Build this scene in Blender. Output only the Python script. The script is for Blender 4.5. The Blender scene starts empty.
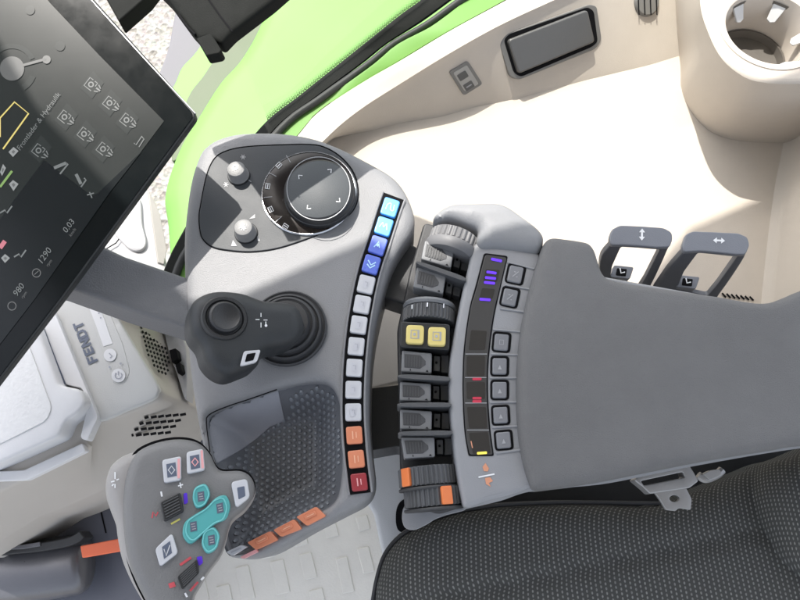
import bpy, bmesh, math, random
import numpy as np
from mathutils import Vector, Matrix
from mathutils.geometry import delaunay_2d_cdt
random.seed(7)
C = bpy.context.scene.collection
SC = bpy.context.scene
R = math.radians

# ------------------------------------------------------------------ camera
TH = R(20.0); F = 630.0; DIST = 0.63
CAM = Vector((0, -DIST*math.sin(TH), DIST*math.cos(TH)))
ct, st = math.cos(TH), math.sin(TH)
def ray(px, py):
    a, b = (px-400)/F, -(py-300)/F
    return Vector((a, b*ct+st, b*st-ct))
def proj(p):
    d = p-CAM
    x = d.x; y = d.y*ct+d.z*st; z = -d.y*st+d.z*ct
    return (400+F*x/-z, 300-F*y/-z)

class Plane:
    def __init__(s, o, n): s.o = Vector(o); s.n = Vector(n).normalized()
    def at(s, px, py):
        d = ray(px, py); t = (s.o-CAM).dot(s.n)/d.dot(s.n)
        return CAM+d*t
    def lift(s, h): return Plane(s.o+s.n*h, s.n)
def Hz(z): return Plane((0, 0, z), (0, 0, 1))
def P(px, py, z): return Hz(z).at(px, py)
def P3(a, b, c):
    A, B, D = P(*a), P(*b), P(*c); n = (B-A).cross(D-A)
    if n.z < 0: n = -n
    return Plane(A, n)

# ------------------------------------------------------------------ materials
def mat(name, rgb, rough=0.5, grain=0.0, gscale=900, mottle=0.06, metal=0.0, coat=0.0, spec=0.5, emit=None, estr=0.0, mscale=35):
    m = bpy.data.materials.new(name); m.use_nodes = True
    nt = m.node_tree; b = nt.nodes['Principled BSDF']
    b.inputs['Roughness'].default_value = rough
    b.inputs['Metallic'].default_value = metal
    b.inputs['Coat Weight'].default_value = coat
    b.inputs['Coat Roughness'].default_value = 0.08
    b.inputs['Specular IOR Level'].default_value = spec
    tc = nt.nodes.new('ShaderNodeTexCoord')
    n = nt.nodes.new('ShaderNodeTexNoise'); n.inputs['Scale'].default_value = mscale
    n.inputs['Detail'].default_value = 6; n.inputs['Roughness'].default_value = 0.65
    nt.links.new(tc.outputs['Object'], n.inputs['Vector'])
    mx = nt.nodes.new('ShaderNodeMix'); mx.data_type = 'RGBA'
    k0, k1 = 1-mottle, 1+mottle
    mx.inputs[6].default_value = (rgb[0]*k0, rgb[1]*k0, rgb[2]*k0, 1)
    mx.inputs[7].default_value = (min(1, rgb[0]*k1), min(1, rgb[1]*k1), min(1, rgb[2]*k1), 1)
    nt.links.new(n.outputs['Fac'], mx.inputs[0])
    nt.links.new(mx.outputs[2], b.inputs['Base Color'])
    mr = nt.nodes.new('ShaderNodeMapRange')
    mr.inputs[3].default_value = max(0.02, rough-0.08); mr.inputs[4].default_value = min(1, rough+0.08)
    nt.links.new(n.outputs['Fac'], mr.inputs[0]); nt.links.new(mr.outputs[0], b.inputs['Roughness'])
    if grain:
        g = nt.nodes.new('ShaderNodeTexNoise'); g.inputs['Scale'].default_value = gscale
        g.inputs['Detail'].default_value = 2
        nt.links.new(tc.outputs['Object'], g.inputs['Vector'])
        bp = nt.nodes.new('ShaderNodeBump'); bp.inputs['Strength'].default_value = grain
        bp.inputs['Distance'].default_value = 0.0006
        nt.links.new(g.outputs['Fac'], bp.inputs['Height']); nt.links.new(bp.outputs[0], b.inputs['Normal'])
    if emit:
        b.inputs['Emission Color'].default_value = (*emit, 1); b.inputs['Emission Strength'].default_value = estr
    return m
M = {}
M['console'] = mat('grey_console_plastic', (.218, .221, .230), .5, .6)
M['panel'] = mat('dark_grey_panel', (.068, .073, .079), .5, .2, spec=.3)
M['module'] = mat('light_grey_module', (.26, .266, .28), .45, .3)
M['hood'] = mat('hood_grey', (.235, .24, .25), .5, .3, spec=.3)
M['pad'] = mat('soft_armrest_pad', (.135, .135, .137), .7, 1.0, 1100, .30, mscale=7)
M['black'] = mat('black_plastic', (.018, .019, .021), .42, .3)
M['softblack'] = mat('soft_black_rubber', (.03, .031, .034), .55, .3)
M['joy'] = mat('charcoal_grip', (.025, .028, .031), .5, .25, spec=.4)
M['gap'] = mat('gap_black', (.006, .006, .007), .8, spec=.1)
M['ring'] = mat('gloss_brown_black', (.016, .012, .011), .25, spec=.35)
M['dialtop'] = mat('dial_touch_grey', (.075, .082, .088), .5, .25, spec=.3)
M['knob'] = mat('knob_grey', (.21, .21, .21), .45, .3)
M['silver'] = mat('silver_edge', (.55, .56, .58), .25, metal=.8)
M['print'] = mat('white_print', (.75, .76, .78), .5)
M['printdim'] = mat('grey_print', (.34, .345, .36), .5)
M['btn_white'] = mat('white_button', (.52, .53, .56), .35, mottle=.04)
M['btn_pict'] = mat('pictogram_grey', (.36, .37, .41), .5)
M['btn_cyan'] = mat('light_blue_button', (.08, .34, .75), .28, coat=.4)
M['btn_blue'] = mat('violet_blue_button', (.10, .16, .62), .28, coat=.4)
M['btn_pale'] = mat('pale_blue_print', (.45, .70, .92), .4)
M['btn_orange'] = mat('orange_button', (.62, .22, .12), .35)
M['btn_orange_hi'] = mat('pale_orange_print', (.78, .42, .28), .4)
M['btn_red'] = mat('red_button', (.30, .035, .045), .35)
M['btn_pictlt'] = mat('pale_pictogram', (.50, .51, .55), .45)
M['pinkprint'] = mat('pink_print', (.72, .35, .36), .5)
M['teal'] = mat('teal_button', (.085, .36, .36), .35, mottle=.04)
M['teal_hi'] = mat('teal_button_rim', (.16, .50, .50), .3)
M['yellow'] = mat('yellow_button', (.66, .55, .20), .38)
M['purple'] = mat('purple_mark', (.10, .03, .62), .45)
M['purple_lit'] = mat('purple_lit_bar', (.12, .03, .7), .4, emit=(.10, .03, 1.0), estr=.25)
M['redlit'] = mat('red_lit_bar', (.36, .03, .06), .4, emit=(1, .06, .12), estr=.06)
M['yellowlit'] = mat('yellow_lit_bar', (.6, .5, .08), .4, emit=(1, .8, .1), estr=.25)
M['redmark'] = mat('red_mark', (.55, .08, .10), .5)
M['yellowmark'] = mat('yellow_mark', (.65, .60, .16), .5)
M['orangemark'] = mat('orange_mark', (.62, .28, .17), .5)
M['capgrey'] = mat('button_cap_grey', (.19, .195, .21), .3, .15)
M['disp'] = mat('smoked_display', (.055, .054, .055), .2, coat=.3)
M['disp_dark'] = mat('smoked_display_dark', (.03, .028, .027), .22, coat=.3)
M['paddle'] = mat('grey_paddle', (.165, .17, .178), .42, .25)
M['paddleface'] = mat('dark_paddle_face', (.055, .057, .062), .5, .3)
M['knurl'] = mat('dark_grey_wheel', (.075, .078, .083), .45, .2)
M['knurl_lt'] = mat('grey_wheel', (.15, .15, .155), .5, .2, spec=.3)
M['orange'] = mat('orange_plastic', (.74, .20, .06), .42)
M['orangestrap'] = mat('orange_strap', (.80, .16, .065), .55)
M['beige'] = mat('beige_trim', (.515, .462, .40), .6, .5, 1300, .05, spec=.3)
M['beigedark'] = mat('dark_beige_rubber', (.10, .09, .078), .6, .3)
M['clip'] = mat('white_clip', (.62, .62, .61), .5, .5, 2500)
M['lid'] = mat('lid_grey', (.095, .094, .092), .35, .2)
M['lidframe'] = mat('lid_frame_grey', (.17, .165, .155), .45, .2)
M['switch'] = mat('switch_grey', (.34, .33, .31), .45)
M['green'] = mat('bright_green_paint', (.145, .325, .072), .55, 0, mottle=.12, spec=.3, mscale=5)
M['greendeep'] = mat('green_frame_paint', (.15, .31, .075), .5, 0, mottle=.03, spec=.2)
M['stripgrey'] = mat('green_grey_strip', (.125, .15, .10), .6, .3, spec=.2)
M['stonegrey'] = mat('lavender_grey_edge', (.165, .163, .175), .65, .4, spec=.2)
M['seal'] = mat('rubber_seal', (.007, .008, .007), .75, .2, spec=.15)
M['sealtube'] = mat('rubber_lip', (.035, .037, .036), .55, .2, spec=.3)
M['box'] = mat('cool_box_grey', (.53, .53, .515), .5, .3, 1200, .03)
M['boxside'] = mat('cool_box_side', (.47, .44, .40), .55, .3, 1200, .04)
M['boxwhite'] = mat('cool_box_white', (.70, .70, .71), .5, .3, 1200, .03)
M['boxtex'] = mat('cool_box_textured_mat', (.72, .72, .72), .55, 1.0, 260, .10, mscale=160)
M['logo'] = mat('logo_slate', (.10, .12, .17), .4)
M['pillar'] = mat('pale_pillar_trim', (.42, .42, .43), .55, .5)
M['pillaredge'] = mat('pillar_taupe', (.27, .26, .24), .6, .4)  # browner grey of the edge facet
M['arm'] = mat('mounting_arm_grey', (.155, .158, .168), .5, .9, 700, .10)
M['housing'] = mat('housing_black', (.016, .018, .019), .42, .2)
M['device'] = mat('device_black', (.011, .012, .011), .75, .3, spec=.12)
M['glassblk'] = mat('bezel_glass', (.003, .005, .006), .18, mottle=.02, spec=.22)
M['lcd'] = mat('lcd_dark', (.005, .007, .007), .3, emit=(.30, .36, .36), estr=.018, mottle=.02, spec=.25, mscale=4)
M['lcd2'] = mat('lcd_tile', (.006, .008, .008), .3, emit=(.34, .40, .40), estr=.026, mottle=.02, spec=.25, mscale=4)
M['lcd3'] = mat('lcd_dark_tile', (.004, .006, .007), .22, emit=(.22, .26, .30), estr=.012, mottle=.02, spec=.25)
M['uiwhite'] = mat('ui_light', (.05, .05, .05), .3, emit=(.62, .66, .66), estr=.15)
M['uigrey'] = mat('ui_grey', (.05, .05, .05), .3, emit=(.45, .50, .50), estr=.11)
M['uidim'] = mat('ui_dim', (.03, .03, .03), .3, emit=(.40, .42, .42), estr=.085)
M['uiyellow'] = mat('ui_yellow', (.05, .05, .02), .3, emit=(.85, .70, .22), estr=.32)
M['uigreen'] = mat('ui_green', (.03, .05, .02), .3, emit=(.30, .5, .15), estr=.25)
M['uired'] = mat('ui_red', (.05, .02, .02), .3, emit=(.7, .22, .28), estr=.3)
M['uiteal'] = mat('ui_teal', (.02, .03, .03), .3, emit=(.22, .38, .36), estr=.2)
M['lever'] = mat('thumb_lever_grey', (.165, .165, .166), .5, .5)
M['leveredge'] = mat('thumb_lever_shell', (.30, .29, .283), .5, .35)
M['tray'] = mat('tray_blue_grey', (.105, .112, .125), .42, .3)
M['traypanel'] = mat('tray_side_panel', (.27, .28, .31), .5, .3)
M['rubberdots'] = mat('tray_rubber_dots', (.20, .215, .235), .26, .1)
M['bluegrey'] = mat('blue_grey_floor_plastic', (.11, .115, .14), .5, .3)
M['canister'] = mat('brushed_grey_cover', (.13, .13, .14), .3, .2, metal=.4)
M['steel'] = mat('dull_steel', (.34, .335, .33), .4, .3, metal=.5)
M['mat'] = mat('floor_mat_sunlit', (.66, .64, .59), .7, .6, 300, .12, mscale=12)  # base colour raised to stand in for sunlight on the mat
M['pale'] = mat('pale_grey_panel', (.52, .53, .54), .55, .4)
M['roof'] = mat('shade_roof_pale', (.45, .44, .42), .8)

def seat_material():
    m = bpy.data.materials.new('woven_seat_cloth'); m.use_nodes = True
    nt = m.node_tree; b = nt.nodes['Principled BSDF']; N = nt.nodes; L = nt.links
    b.inputs['Roughness'].default_value = .85; b.inputs['Specular IOR Level'].default_value = .25
    tc = N.new('ShaderNodeTexCoord')
    mp = N.new('ShaderNodeMapping'); mp.inputs['Rotation'].default_value = (0, 0, R(24))
    mp.inputs['Scale'].default_value = (185, 262, 0)
    s0 = N.new('ShaderNodeSeparateXYZ'); L.new(tc.outputs['Object'], s0.inputs[0])
    c0 = N.new('ShaderNodeCombineXYZ')
    for ax_, kz in (('X', .9), ('Y', -.5)):
        sb = N.new('ShaderNodeMath'); sb.operation = 'MULTIPLY_ADD'; sb.inputs[1].default_value = kz
        L.new(s0.outputs['Z'], sb.inputs[0]); L.new(s0.outputs[ax_], sb.inputs[2]); L.new(sb.outputs[0], c0.inputs[ax_])
    L.new(c0.outputs[0], mp.inputs['Vector'])
    sx = N.new('ShaderNodeSeparateXYZ'); L.new(mp.outputs[0], sx.inputs[0])
    def ma(op, a, b_=None, v=None):
        n = N.new('ShaderNodeMath'); n.operation = op
        for i, q in enumerate((a, b_)):
            if q is None: continue
            if isinstance(q, (int, float)): n.inputs[i].default_value = q
            else: L.new(q, n.inputs[i])
        return n.outputs[0]
    row = ma('FLOOR', sx.outputs['Y'])
    off = ma('MULTIPLY', ma('MODULO', row, 2.0), .5)
    fx = ma('SUBTRACT', ma('FRACT', ma('ADD', sx.outputs['X'], off)), .5)
    fy = ma('SUBTRACT', ma('FRACT', sx.outputs['Y']), .5)
    # slanted dash
    fx2 = ma('ADD', fx, ma('MULTIPLY', fy, .35))
    d = ma('ADD', ma('MULTIPLY', ma('MULTIPLY', fx2, fx2), 22.0), ma('MULTIPLY', ma('MULTIPLY', fy, fy), 6.5))
    dot = N.new('ShaderNodeMapRange'); dot.inputs[1].default_value = .3; dot.inputs[2].default_value = 1.1
    dot.inputs[3].default_value = 1; dot.inputs[4].default_value = 0
    L.new(d, dot.inputs[0])
    nz = N.new('ShaderNodeTexNoise'); nz.inputs['Scale'].default_value = 420; L.new(tc.outputs['Object'], nz.inputs['Vector'])
    k = ma('MULTIPLY', dot.outputs[0], ma('ADD', ma('MULTIPLY', nz.outputs['Fac'], 1.4), .1))
    mx = N.new('ShaderNodeMix'); mx.data_type = 'RGBA'
    mx.inputs[6].default_value = (.060, .061, .059, 1); mx.inputs[7].default_value = (.24, .243, .23, 1)
    L.new(k, mx.inputs[0]); L.new(mx.outputs[2], b.inputs['Base Color'])
    bp = N.new('ShaderNodeBump'); bp.inputs['Strength'].default_value = .7; bp.inputs['Distance'].default_value = .001
    L.new(k, bp.inputs['Height']); L.new(bp.outputs[0], b.inputs['Normal'])
    return m
M['seat'] = seat_material()

def gravel_material():
    m = bpy.data.materials.new('gravel_yard'); m.use_nodes = True
    nt = m.node_tree; b = nt.nodes['Principled BSDF']; N = nt.nodes; L = nt.links
    b.inputs['Roughness'].default_value = .9
    tc = N.new('ShaderNodeTexCoord')
    v = N.new('ShaderNodeTexVoronoi'); v.inputs['Scale'].default_value = 42; L.new(tc.outputs['Object'], v.inputs['Vector'])
    n = N.new('ShaderNodeTexNoise'); n.inputs['Scale'].default_value = 60; n.inputs['Detail'].default_value = 8; L.new(tc.outputs['Object'], n.inputs['Vector'])
    cr = N.new('ShaderNodeValToRGB')
    cr.color_ramp.elements[0].color = (.10, .09, .075, 1); cr.color_ramp.elements[1].color = (.30, .275, .235, 1)
    cr.color_ramp.elements[0].position = .3; cr.color_ramp.elements[1].position = .62
    mx = N.new('ShaderNodeMix'); mx.data_type = 'RGBA'; mx.inputs[0].default_value = .35
    L.new(n.outputs['Fac'], cr.inputs[0]); L.new(cr.outputs[0], mx.inputs[6])
    sat = N.new('ShaderNodeHueSaturation'); sat.inputs['Saturation'].default_value = .15; sat.inputs['Value'].default_value = .45
    L.new(v.outputs['Color'], sat.inputs['Color']); L.new(sat.outputs[0], mx.inputs[7])
    L.new(mx.outputs[2], b.inputs['Base Color'])
    bp = N.new('ShaderNodeBump'); bp.inputs['Strength'].default_value = .8; bp.inputs['Distance'].default_value = .01
    L.new(v.outputs['Distance'], bp.inputs['Height']); L.new(bp.outputs[0], b.inputs['Normal'])
    return m
M['gravel'] = gravel_material()

def glass_material(frit=False):
    m = bpy.data.materials.new('clear_window_glass'); m.use_nodes = True
    nt = m.node_tree; N = nt.nodes; L = nt.links
    N.remove(N['Principled BSDF'])
    out = N['Material Output']
    t = N.new('ShaderNodeBsdfTransparent'); t.inputs[0].default_value = (.95, .97, .95, 1)
    g = N.new('ShaderNodeBsdfGlossy'); g.inputs['Roughness'].default_value = .02
    lw = N.new('ShaderNodeLayerWeight'); lw.inputs[0].default_value = .5
    p5 = N.new('ShaderNodeMath'); p5.operation = 'POWER'; p5.inputs[1].default_value = 4; L.new(lw.outputs['Facing'], p5.inputs[0])
    fr = N.new('ShaderNodeMath'); fr.operation = 'MULTIPLY_ADD'; fr.inputs[1].default_value = .5; fr.inputs[2].default_value = .02; L.new(p5.outputs[0], fr.inputs[0])
    mx = N.new('ShaderNodeMixShader'); L.new(fr.outputs[0], mx.inputs[0]); L.new(t.outputs[0], mx.inputs[1]); L.new(g.outputs[0], mx.inputs[2])
    L.new(mx.outputs[0], out.inputs['Surface'])
    return m
M['glass'] = glass_material()

# ------------------------------------------------------------------ objects
LOC = {}
def thing(name, label, cat, loc, group=None):
    o = bpy.data.objects.new(name, None); C.objects.link(o); o.empty_display_size = .02
    o.location = loc; o['label'] = label; o['category'] = cat
    if group: o['group'] = group
    LOC[o.name] = Vector(loc)
    return o
def make(name, verts, faces, m, parent=None, smooth=True, bevel=None, sharp=40, label=None, seg=3):
    base = LOC[parent.name] if parent else Vector((0, 0, 0))
    me = bpy.data.meshes.new(name)
    me.from_pydata([tuple(Vector(v)-base) for v in verts], [], faces)
    bm = bmesh.new(); bm.from_mesh(me)
    bmesh.ops.remove_doubles(bm, verts=bm.verts, dist=1e-6)
    bmesh.ops.recalc_face_normals(bm, faces=bm.faces)
    bm.to_mesh(me); bm.free()
    if smooth:
        me.polygons.foreach_set('use_smooth', [True]*len(me.polygons))
        if not bevel: me.set_sharp_from_angle(angle=R(sharp))
    me.materials.append(m)
    o = bpy.data.objects.new(name, me); C.objects.link(o)
    if parent:
        o.parent = parent; LOC[o.name] = base
    if bevel:
        b = o.modifiers.new('bevel', 'BEVEL'); b.width = bevel; b.segments = seg; b.limit_method = 'ANGLE'
        b.angle_limit = R(35); b.harden_normals = True
    if label: o['label'] = label
    return o

class G:
    def __init__(s): s.v = []; s.f = []
    def add(s, v, f):
        k = len(s.v); s.v += [Vector(x) for x in v]; s.f += [[i+k for i in q] for q in f]; return s
    def prism(s, px, plane, h=0, depth=.004, taper=None):
        pl = plane.lift(h); top = [pl.at(*p) for p in px]
        c = sum(top, Vector())/len(top)
        bot = [(t+(t-c)*(taper or 0))-pl.n*depth for t in top]
        n = len(top)
        f = [list(range(n)), list(range(2*n-1, n-1, -1))]+[[i, n+i, n+(i+1) % n, (i+1) % n] for i in range(n)]
        return s.add(top+bot, f)
    def flat(s, px, plane, h=.0004):
        pl = plane.lift(h); top = [pl.at(*p) for p in px]
        return s.add(top, [list(range(len(top)))])
    def stroke(s, pts, w, plane, h=.0004, closed=False, depth=0):
        n = len(pts); Lp = []; Rp = []
        for i in range(n):
            a = pts[i-1] if (i > 0 or closed) else pts[i]; b = pts[(i+1) % n] if (i < n-1 or closed) else pts[i]
            dx, dy = b[0]-a[0], b[1]-a[1]; l = math.hypot(dx, dy) or 1
            ox, oy = -dy/l*w/2, dx/l*w/2
            Lp.append((pts[i][0]+ox, pts[i][1]+oy)); Rp.append((pts[i][0]-ox, pts[i][1]-oy))
        pl = plane.lift(h)
        A = [pl.at(*p) for p in Lp]; B = [pl.at(*p) for p in Rp]
        m = n if closed else n-1
        v = A+B; f = [[i, (i+1) % n, n+(i+1) % n, n+i] for i in range(m)]
        if depth:
            v = v+[q-pl.n*depth for q in v]
            f = f+[[2*n+i, 3*n+i, 3*n+(i+1) % n, 2*n+(i+1) % n] for i in range(m)]
            f += [[i, 2*n+i, 2*n+(i+1) % n, (i+1) % n] for i in range(m)]+[[n+i, n+(i+1) % n, 3*n+(i+1) % n, 3*n+i] for i in range(m)]
            if not closed: f += [[0, n, 3*n, 2*n], [n-1, 3*n-1, 4*n-1, 2*n-1]]
        return s.add(v, f)
    def ringpx(s, c, r0, r1, plane, h=.0004, a0=0, a1=360, n=40):
        full = abs(a1-a0) >= 360
        k = n if full else n+1
        pl = plane.lift(h); v = []
        for r in (r0, r1):
            for i in range(k):
                a = R(a0+(a1-a0)*i/n); v.append(pl.at(c[0]+r*math.cos(a), c[1]+r*math.sin(a)))
        f = [[i, (i+1) % k, k+(i+1) % k, k+i] for i in range(n)]
        return s.add(v, f)
    def disc(s, c, r, plane, h=.0004, n=28):
        return s.flat([(c[0]+r*math.cos(2*math.pi*i/n), c[1]+r*math.sin(2*math.pi*i/n)) for i in range(n)], plane, h)
    def lathe(s, center, axis, prof, n=48, ridges=0, rd=0, a0=0):
        axis = Vector(axis).normalized(); u = axis.orthogonal().normalized(); w = axis.cross(u)
        k = len(prof); v = []; f = []
        for i in range(n):
            a = 2*math.pi*i/n+a0
            for (r, h, *fl) in prof:
                rr = r
                if ridges and fl: rr = r-(rd if (i*ridges*2//n) % 2 else 0)
                v.append(center+axis*h+(u*math.cos(a)+w*math.sin(a))*rr)
        for i in range(n):
            j = (i+1) % n
            for q in range(k-1): f.append([i*k+q, j*k+q, j*k+q+1, i*k+q+1])
        if prof[0][0] > 1e-6: f.append([i*k for i in range(n)])
        if prof[-1][0] > 1e-6: f.append([i*k+k-1 for i in range(n)][::-1])
        return s.add(v, f)
    def loft(s, rows, closed=False):
        n = len(rows[0]); v = [q for r in rows for q in r]; f = []
        for a in range(len(rows)-1):
            for i in range(n if closed else n-1):
                j = (i+1) % n; f.append([a*n+i, a*n+j, (a+1)*n+j, (a+1)*n+i])
        return s.add(v, f)
    def tube(s, pts, r, n=10, cap=True):
        rows = []
        for i, p in enumerate(pts):
            a = pts[max(0, i-1)]; b = pts[min(len(pts)-1, i+1)]
            t = (b-a).normalized(); u = t.cross(Vector((0.1, .2, 1))).normalized(); w = t.cross(u)
            rr = r[i] if isinstance(r, (list, tuple)) else r
            rows.append([p+(u*math.cos(2*math.pi*k/n)+w*math.sin(2*math.pi*k/n))*rr for k in range(n)])
        s.loft(rows, True)
        if cap:
            s.add(rows[0], [list(range(n))]); s.add(rows[-1], [list(range(n))[::-1]])
        return s
    def build(s, name, m, parent=None, **k): return make(name, s.v, s.f, m, parent, **k)

def cat(pts, n=6, closed=True):
    out = []; k = len(pts)
    for i in range(k if closed else k-1):
        if closed: p0, p1, p2, p3 = pts[i-1], pts[i], pts[(i+1) % k], pts[(i+2) % k]
        else: p0, p1, p2, p3 = pts[max(0, i-1)], pts[i], pts[i+1], pts[min(k-1, i+2)]
        for j in range(n):
            t = j/n
            out.append(tuple(.5*((2*p1[q])+(-p0[q]+p2[q])*t+(2*p0[q]-5*p1[q]+4*p2[q]-p3[q])*t*t+(-p0[q]+3*p1[q]-3*p2[q]+p3[q])*t**3) for q in range(len(p1))))
    if not closed: out.append(pts[-1])
    return out
def rnd(pts, r, n=4):
    """round the corners of a polygon"""
    out = []; k = len(pts)
    for i in range(k):
        p0, p, p1 = Vector(pts[i-1]), Vector(pts[i]), Vector(pts[(i+1) % k])
        a = p0-p; b = p1-p; rr = min(r, a.length*.45, b.length*.45)
        A = p+a.normalized()*rr; B = p+b.normalized()*rr
        for j in range(n+1):
            t = j/n; q = A*(1-t)**2+p*2*t*(1-t)+B*t*t; out.append((q.x, q.y))
    return out
def rp(cx, cy, w, h, ang=0, r=3, n=4, skew=0):
    a = R(ang); c, s_ = math.cos(a), math.sin(a)
    q = [(-w/2, -h/2), (w/2, -h/2), (w/2, h/2), (-w/2, h/2)]
    q = [(x+skew*y, y) for x, y in q]
    q = [(cx+x*c-y*s_, cy+x*s_+y*c) for x, y in q]
    return rnd(q, r, n) if r else q
def loc2(cx, cy, ang, pts, s=1):
    a = R(ang); c, s_ = math.cos(a), math.sin(a)
    return [(cx+s*(x*c-y*s_), cy+s*(x*s_+y*c)) for x, y in pts]
def resample(pts, n):
    d = [0]
    for a, b in zip(pts, pts[1:]): d.append(d[-1]+math.hypot(b[0]-a[0], b[1]-a[1]))
    out = []
    for i in range(n):
        t = d[-1]*i/(n-1); k = 0
        while k < len(d)-2 and d[k+1] < t: k += 1
        u = (t-d[k])/max(1e-9, d[k+1]-d[k])
        out.append(tuple(pts[k][q]*(1-u)+pts[k+1][q]*u for q in range(len(pts[0]))))
    return out

def seg_dist(Q, poly):
    A = np.array(poly); B = np.roll(A, -1, 0); best = np.full(len(Q), 1e9)
    for a, b in zip(A, B):
        ab = b-a; t = np.clip(((Q-a)@ab)/max(1e-14, ab@ab), 0, 1)
        best = np.minimum(best, np.linalg.norm(Q-(a+t[:, None]*ab), axis=1))
    return best
def inside(Q, poly):
    A = np.array(poly); B = np.roll(A, -1, 0); r = np.zeros(len(Q), bool)
    for a, b in zip(A, B):
        c = ((a[1] > Q[:, 1]) != (b[1] > Q[:, 1]))
        with np.errstate(divide='ignore', invalid='ignore'):
            x = (b[0]-a[0])*(Q[:, 1]-a[1])/(b[1]-a[1])+a[0]
        r ^= c & (Q[:, 0] < x)
    return r
def shell(name, outline, plane, r, depth, m, parent=None, holes=(), rh=.003, hdepth=.01, hfun=None, grid=.006, label=None, flip=False, sharp=60):
    """a moulded plastic cover: outline in the plane, edges rolled off with radius r, a skirt below"""
    o = plane.at(*outline[0]); n = plane.n
    u = Vector((1, 0, 0)); u = (u-n*u.dot(n)).normalized(); w = n.cross(u)
    to2 = lambda p: ((p-o).dot(u), (p-o).dot(w))
    loops = [[to2(plane.at(*p)) for p in outline]]+[[to2(plane.at(*p)) for p in hh] for hh in holes]
    def dens(lp, step):
        out = []
        for a, b in zip(lp, lp[1:]+lp[:1]):
            k = max(1, int(math.hypot(b[0]-a[0], b[1]-a[1])/step))
            out += [(a[0]+(b[0]-a[0])*i/k, a[1]+(b[1]-a[1])*i/k) for i in range(k)]
        return out
    loops = [dens(l, grid*.8) for l in loops]
    pts = []; edges = []; starts = []
    for l in loops:
        k = len(pts); starts.append(k); pts += l; edges += [(k+i, k+(i+1) % len(l)) for i in range(len(l))]
    nb = len(pts)
    cand = []
    for li, l in enumerate(loops):
        rr = r if li == 0 else rh
        area = sum(a[0]*b[1]-b[0]*a[1] for a, b in zip(l, l[1:]+l[:1]))
        sg = (1 if area > 0 else -1)*(1 if li == 0 else -1)
        k = len(l)
        for f_ in (.06, .22, .5, 1.0):
            for i in range(k):
                a, b = l[i-1], l[(i+1) % k]; dx, dy = b[0]-a[0], b[1]-a[1]; q = math.hypot(dx, dy) or 1
                cand.append((l[i][0]-dy/q*sg*rr*f_, l[i][1]+dx/q*sg*rr*f_, rr*f_, li))
    A = np.array(loops[0]); lo = A.min(0); hi = A.max(0)
    for x in np.arange(lo[0], hi[0], grid):
        for k_, y in enumerate(np.arange(lo[1], hi[1], grid)):
            cand.append((x+(grid*.5 if k_ % 2 else 0), y, None, 0))
    Q = np.array([(c[0], c[1]) for c in cand])
    ok = inside(Q, loops[0]); dd = seg_dist(Q, loops[0]); dh = np.full(len(Q), 1e9)
    for l in loops[1:]:
        ok &= ~inside(Q, l); dh = np.minimum(dh, seg_dist(Q, l))
    for i, c in enumerate(cand):
        if not ok[i]: continue
        dm = min(dd[i], dh[i])
        if c[2] is None:
            if dd[i] > r+grid*.4 and dh[i] > rh+grid*.4: pts.append((c[0], c[1]))
        elif (dd[i] if c[3] == 0 else dh[i]) > c[2]*.93 and dm > c[2]*.5: pts.append((c[0], c[1]))
    res = delaunay_2d_cdt([Vector(p) for p in pts], edges, [], 0, 1e-7)
    V2 = np.array([(v.x, v.y) for v in res[0]]); T = res[2]
    cen = np.array([V2[list(t)].mean(0) for t in T])
    keep = inside(cen, loops[0])
    for l in loops[1:]: keep &= ~inside(cen, l)
    d0 = seg_dist(V2, loops[0]); d1 = np.full(len(V2), 1e9)
    for l in loops[1:]: d1 = np.minimum(d1, seg_dist(V2, l))
    def roll(d, rr): return 0 if d >= rr else -rr+math.sqrt(max(0, rr*rr-(rr-d)**2))
    V = []
    for i, (x, y) in enumerate(V2):
        b = o+u*x+w*y
        h = roll(d0[i], r)+(roll(d1[i], rh) if loops[1:] else 0)
        if hfun: h += hfun(*proj(b), min(d0[i], d1[i]))
        V.append(b+n*h)
    faces = [list(t) for t, k in zip(T, keep) if k]
    orig = {}
    for i, src in enumerate(res[3]):
        for s_ in src: orig[s_] = i
    for li, (l, s0) in enumerate(zip(loops, starts)):
        dp = depth if li == 0 else hdepth
        if dp <= 0: continue
        idx = [orig[s0+i] for i in range(len(l))]
        k = len(V); V += [V[i]-n*dp for i in idx]
        faces += [[idx[i], idx[(i+1) % len(l)], k+(i+1) % len(l), k+i] for i in range(len(l))]
    used = sorted({i for f in faces for i in f}); mp = {a: b for b, a in enumerate(used)}
    V = [V[i] for i in used]; faces = [[mp[i] for i in f] for f in faces]
    return make(name, V, faces, m, parent, sharp=sharp, label=label)

def text(s, o_px, ux, uy, plane, m, parent, h=.0005, name='lettering', off=0.0):
    cu = bpy.data.curves.new('tmp', 'FONT'); cu.body = s; cu.size = 1; cu.offset = off; cu.resolution_u = 3
    ob = bpy.data.objects.new('tmp', cu); C.objects.link(ob)
    dg = bpy.context.evaluated_depsgraph_get(); me = bpy.data.meshes.new_from_object(ob.evaluated_get(dg))
    bpy.data.objects.remove(ob)
    pl = plane.lift(h)
    v = [pl.at(o_px[0]+ux[0]*q.co.x+uy[0]*q.co.y, o_px[1]+ux[1]*q.co.x+uy[1]*q.co.y) for q in me.vertices]
    f = [list(p.vertices) for p in me.polygons]
    bpy.data.meshes.remove(me)
    g = G(); g.add(v, f)
    return g.build(name, m, parent, smooth=False) if parent else g
def structure(o): o['kind'] = 'structure'; return o

# ================================================================== THE SETTING
g = G(); g.add([(-120, -120, -1.9), (120, -120, -1.9), (120, 120, -1.9), (-120, 120, -1.9)], [[0, 1, 2, 3]])
structure(g.build('ground', M['gravel'], smooth=False))
g = G(); g.prism([(60, 440), (300, 400), (1100, 380), (1100, 900), (-400, 900), (-300, 380)], Hz(-.522), 0, .03)
structure(g.build('floor', M['bluegrey'], smooth=False))

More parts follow.
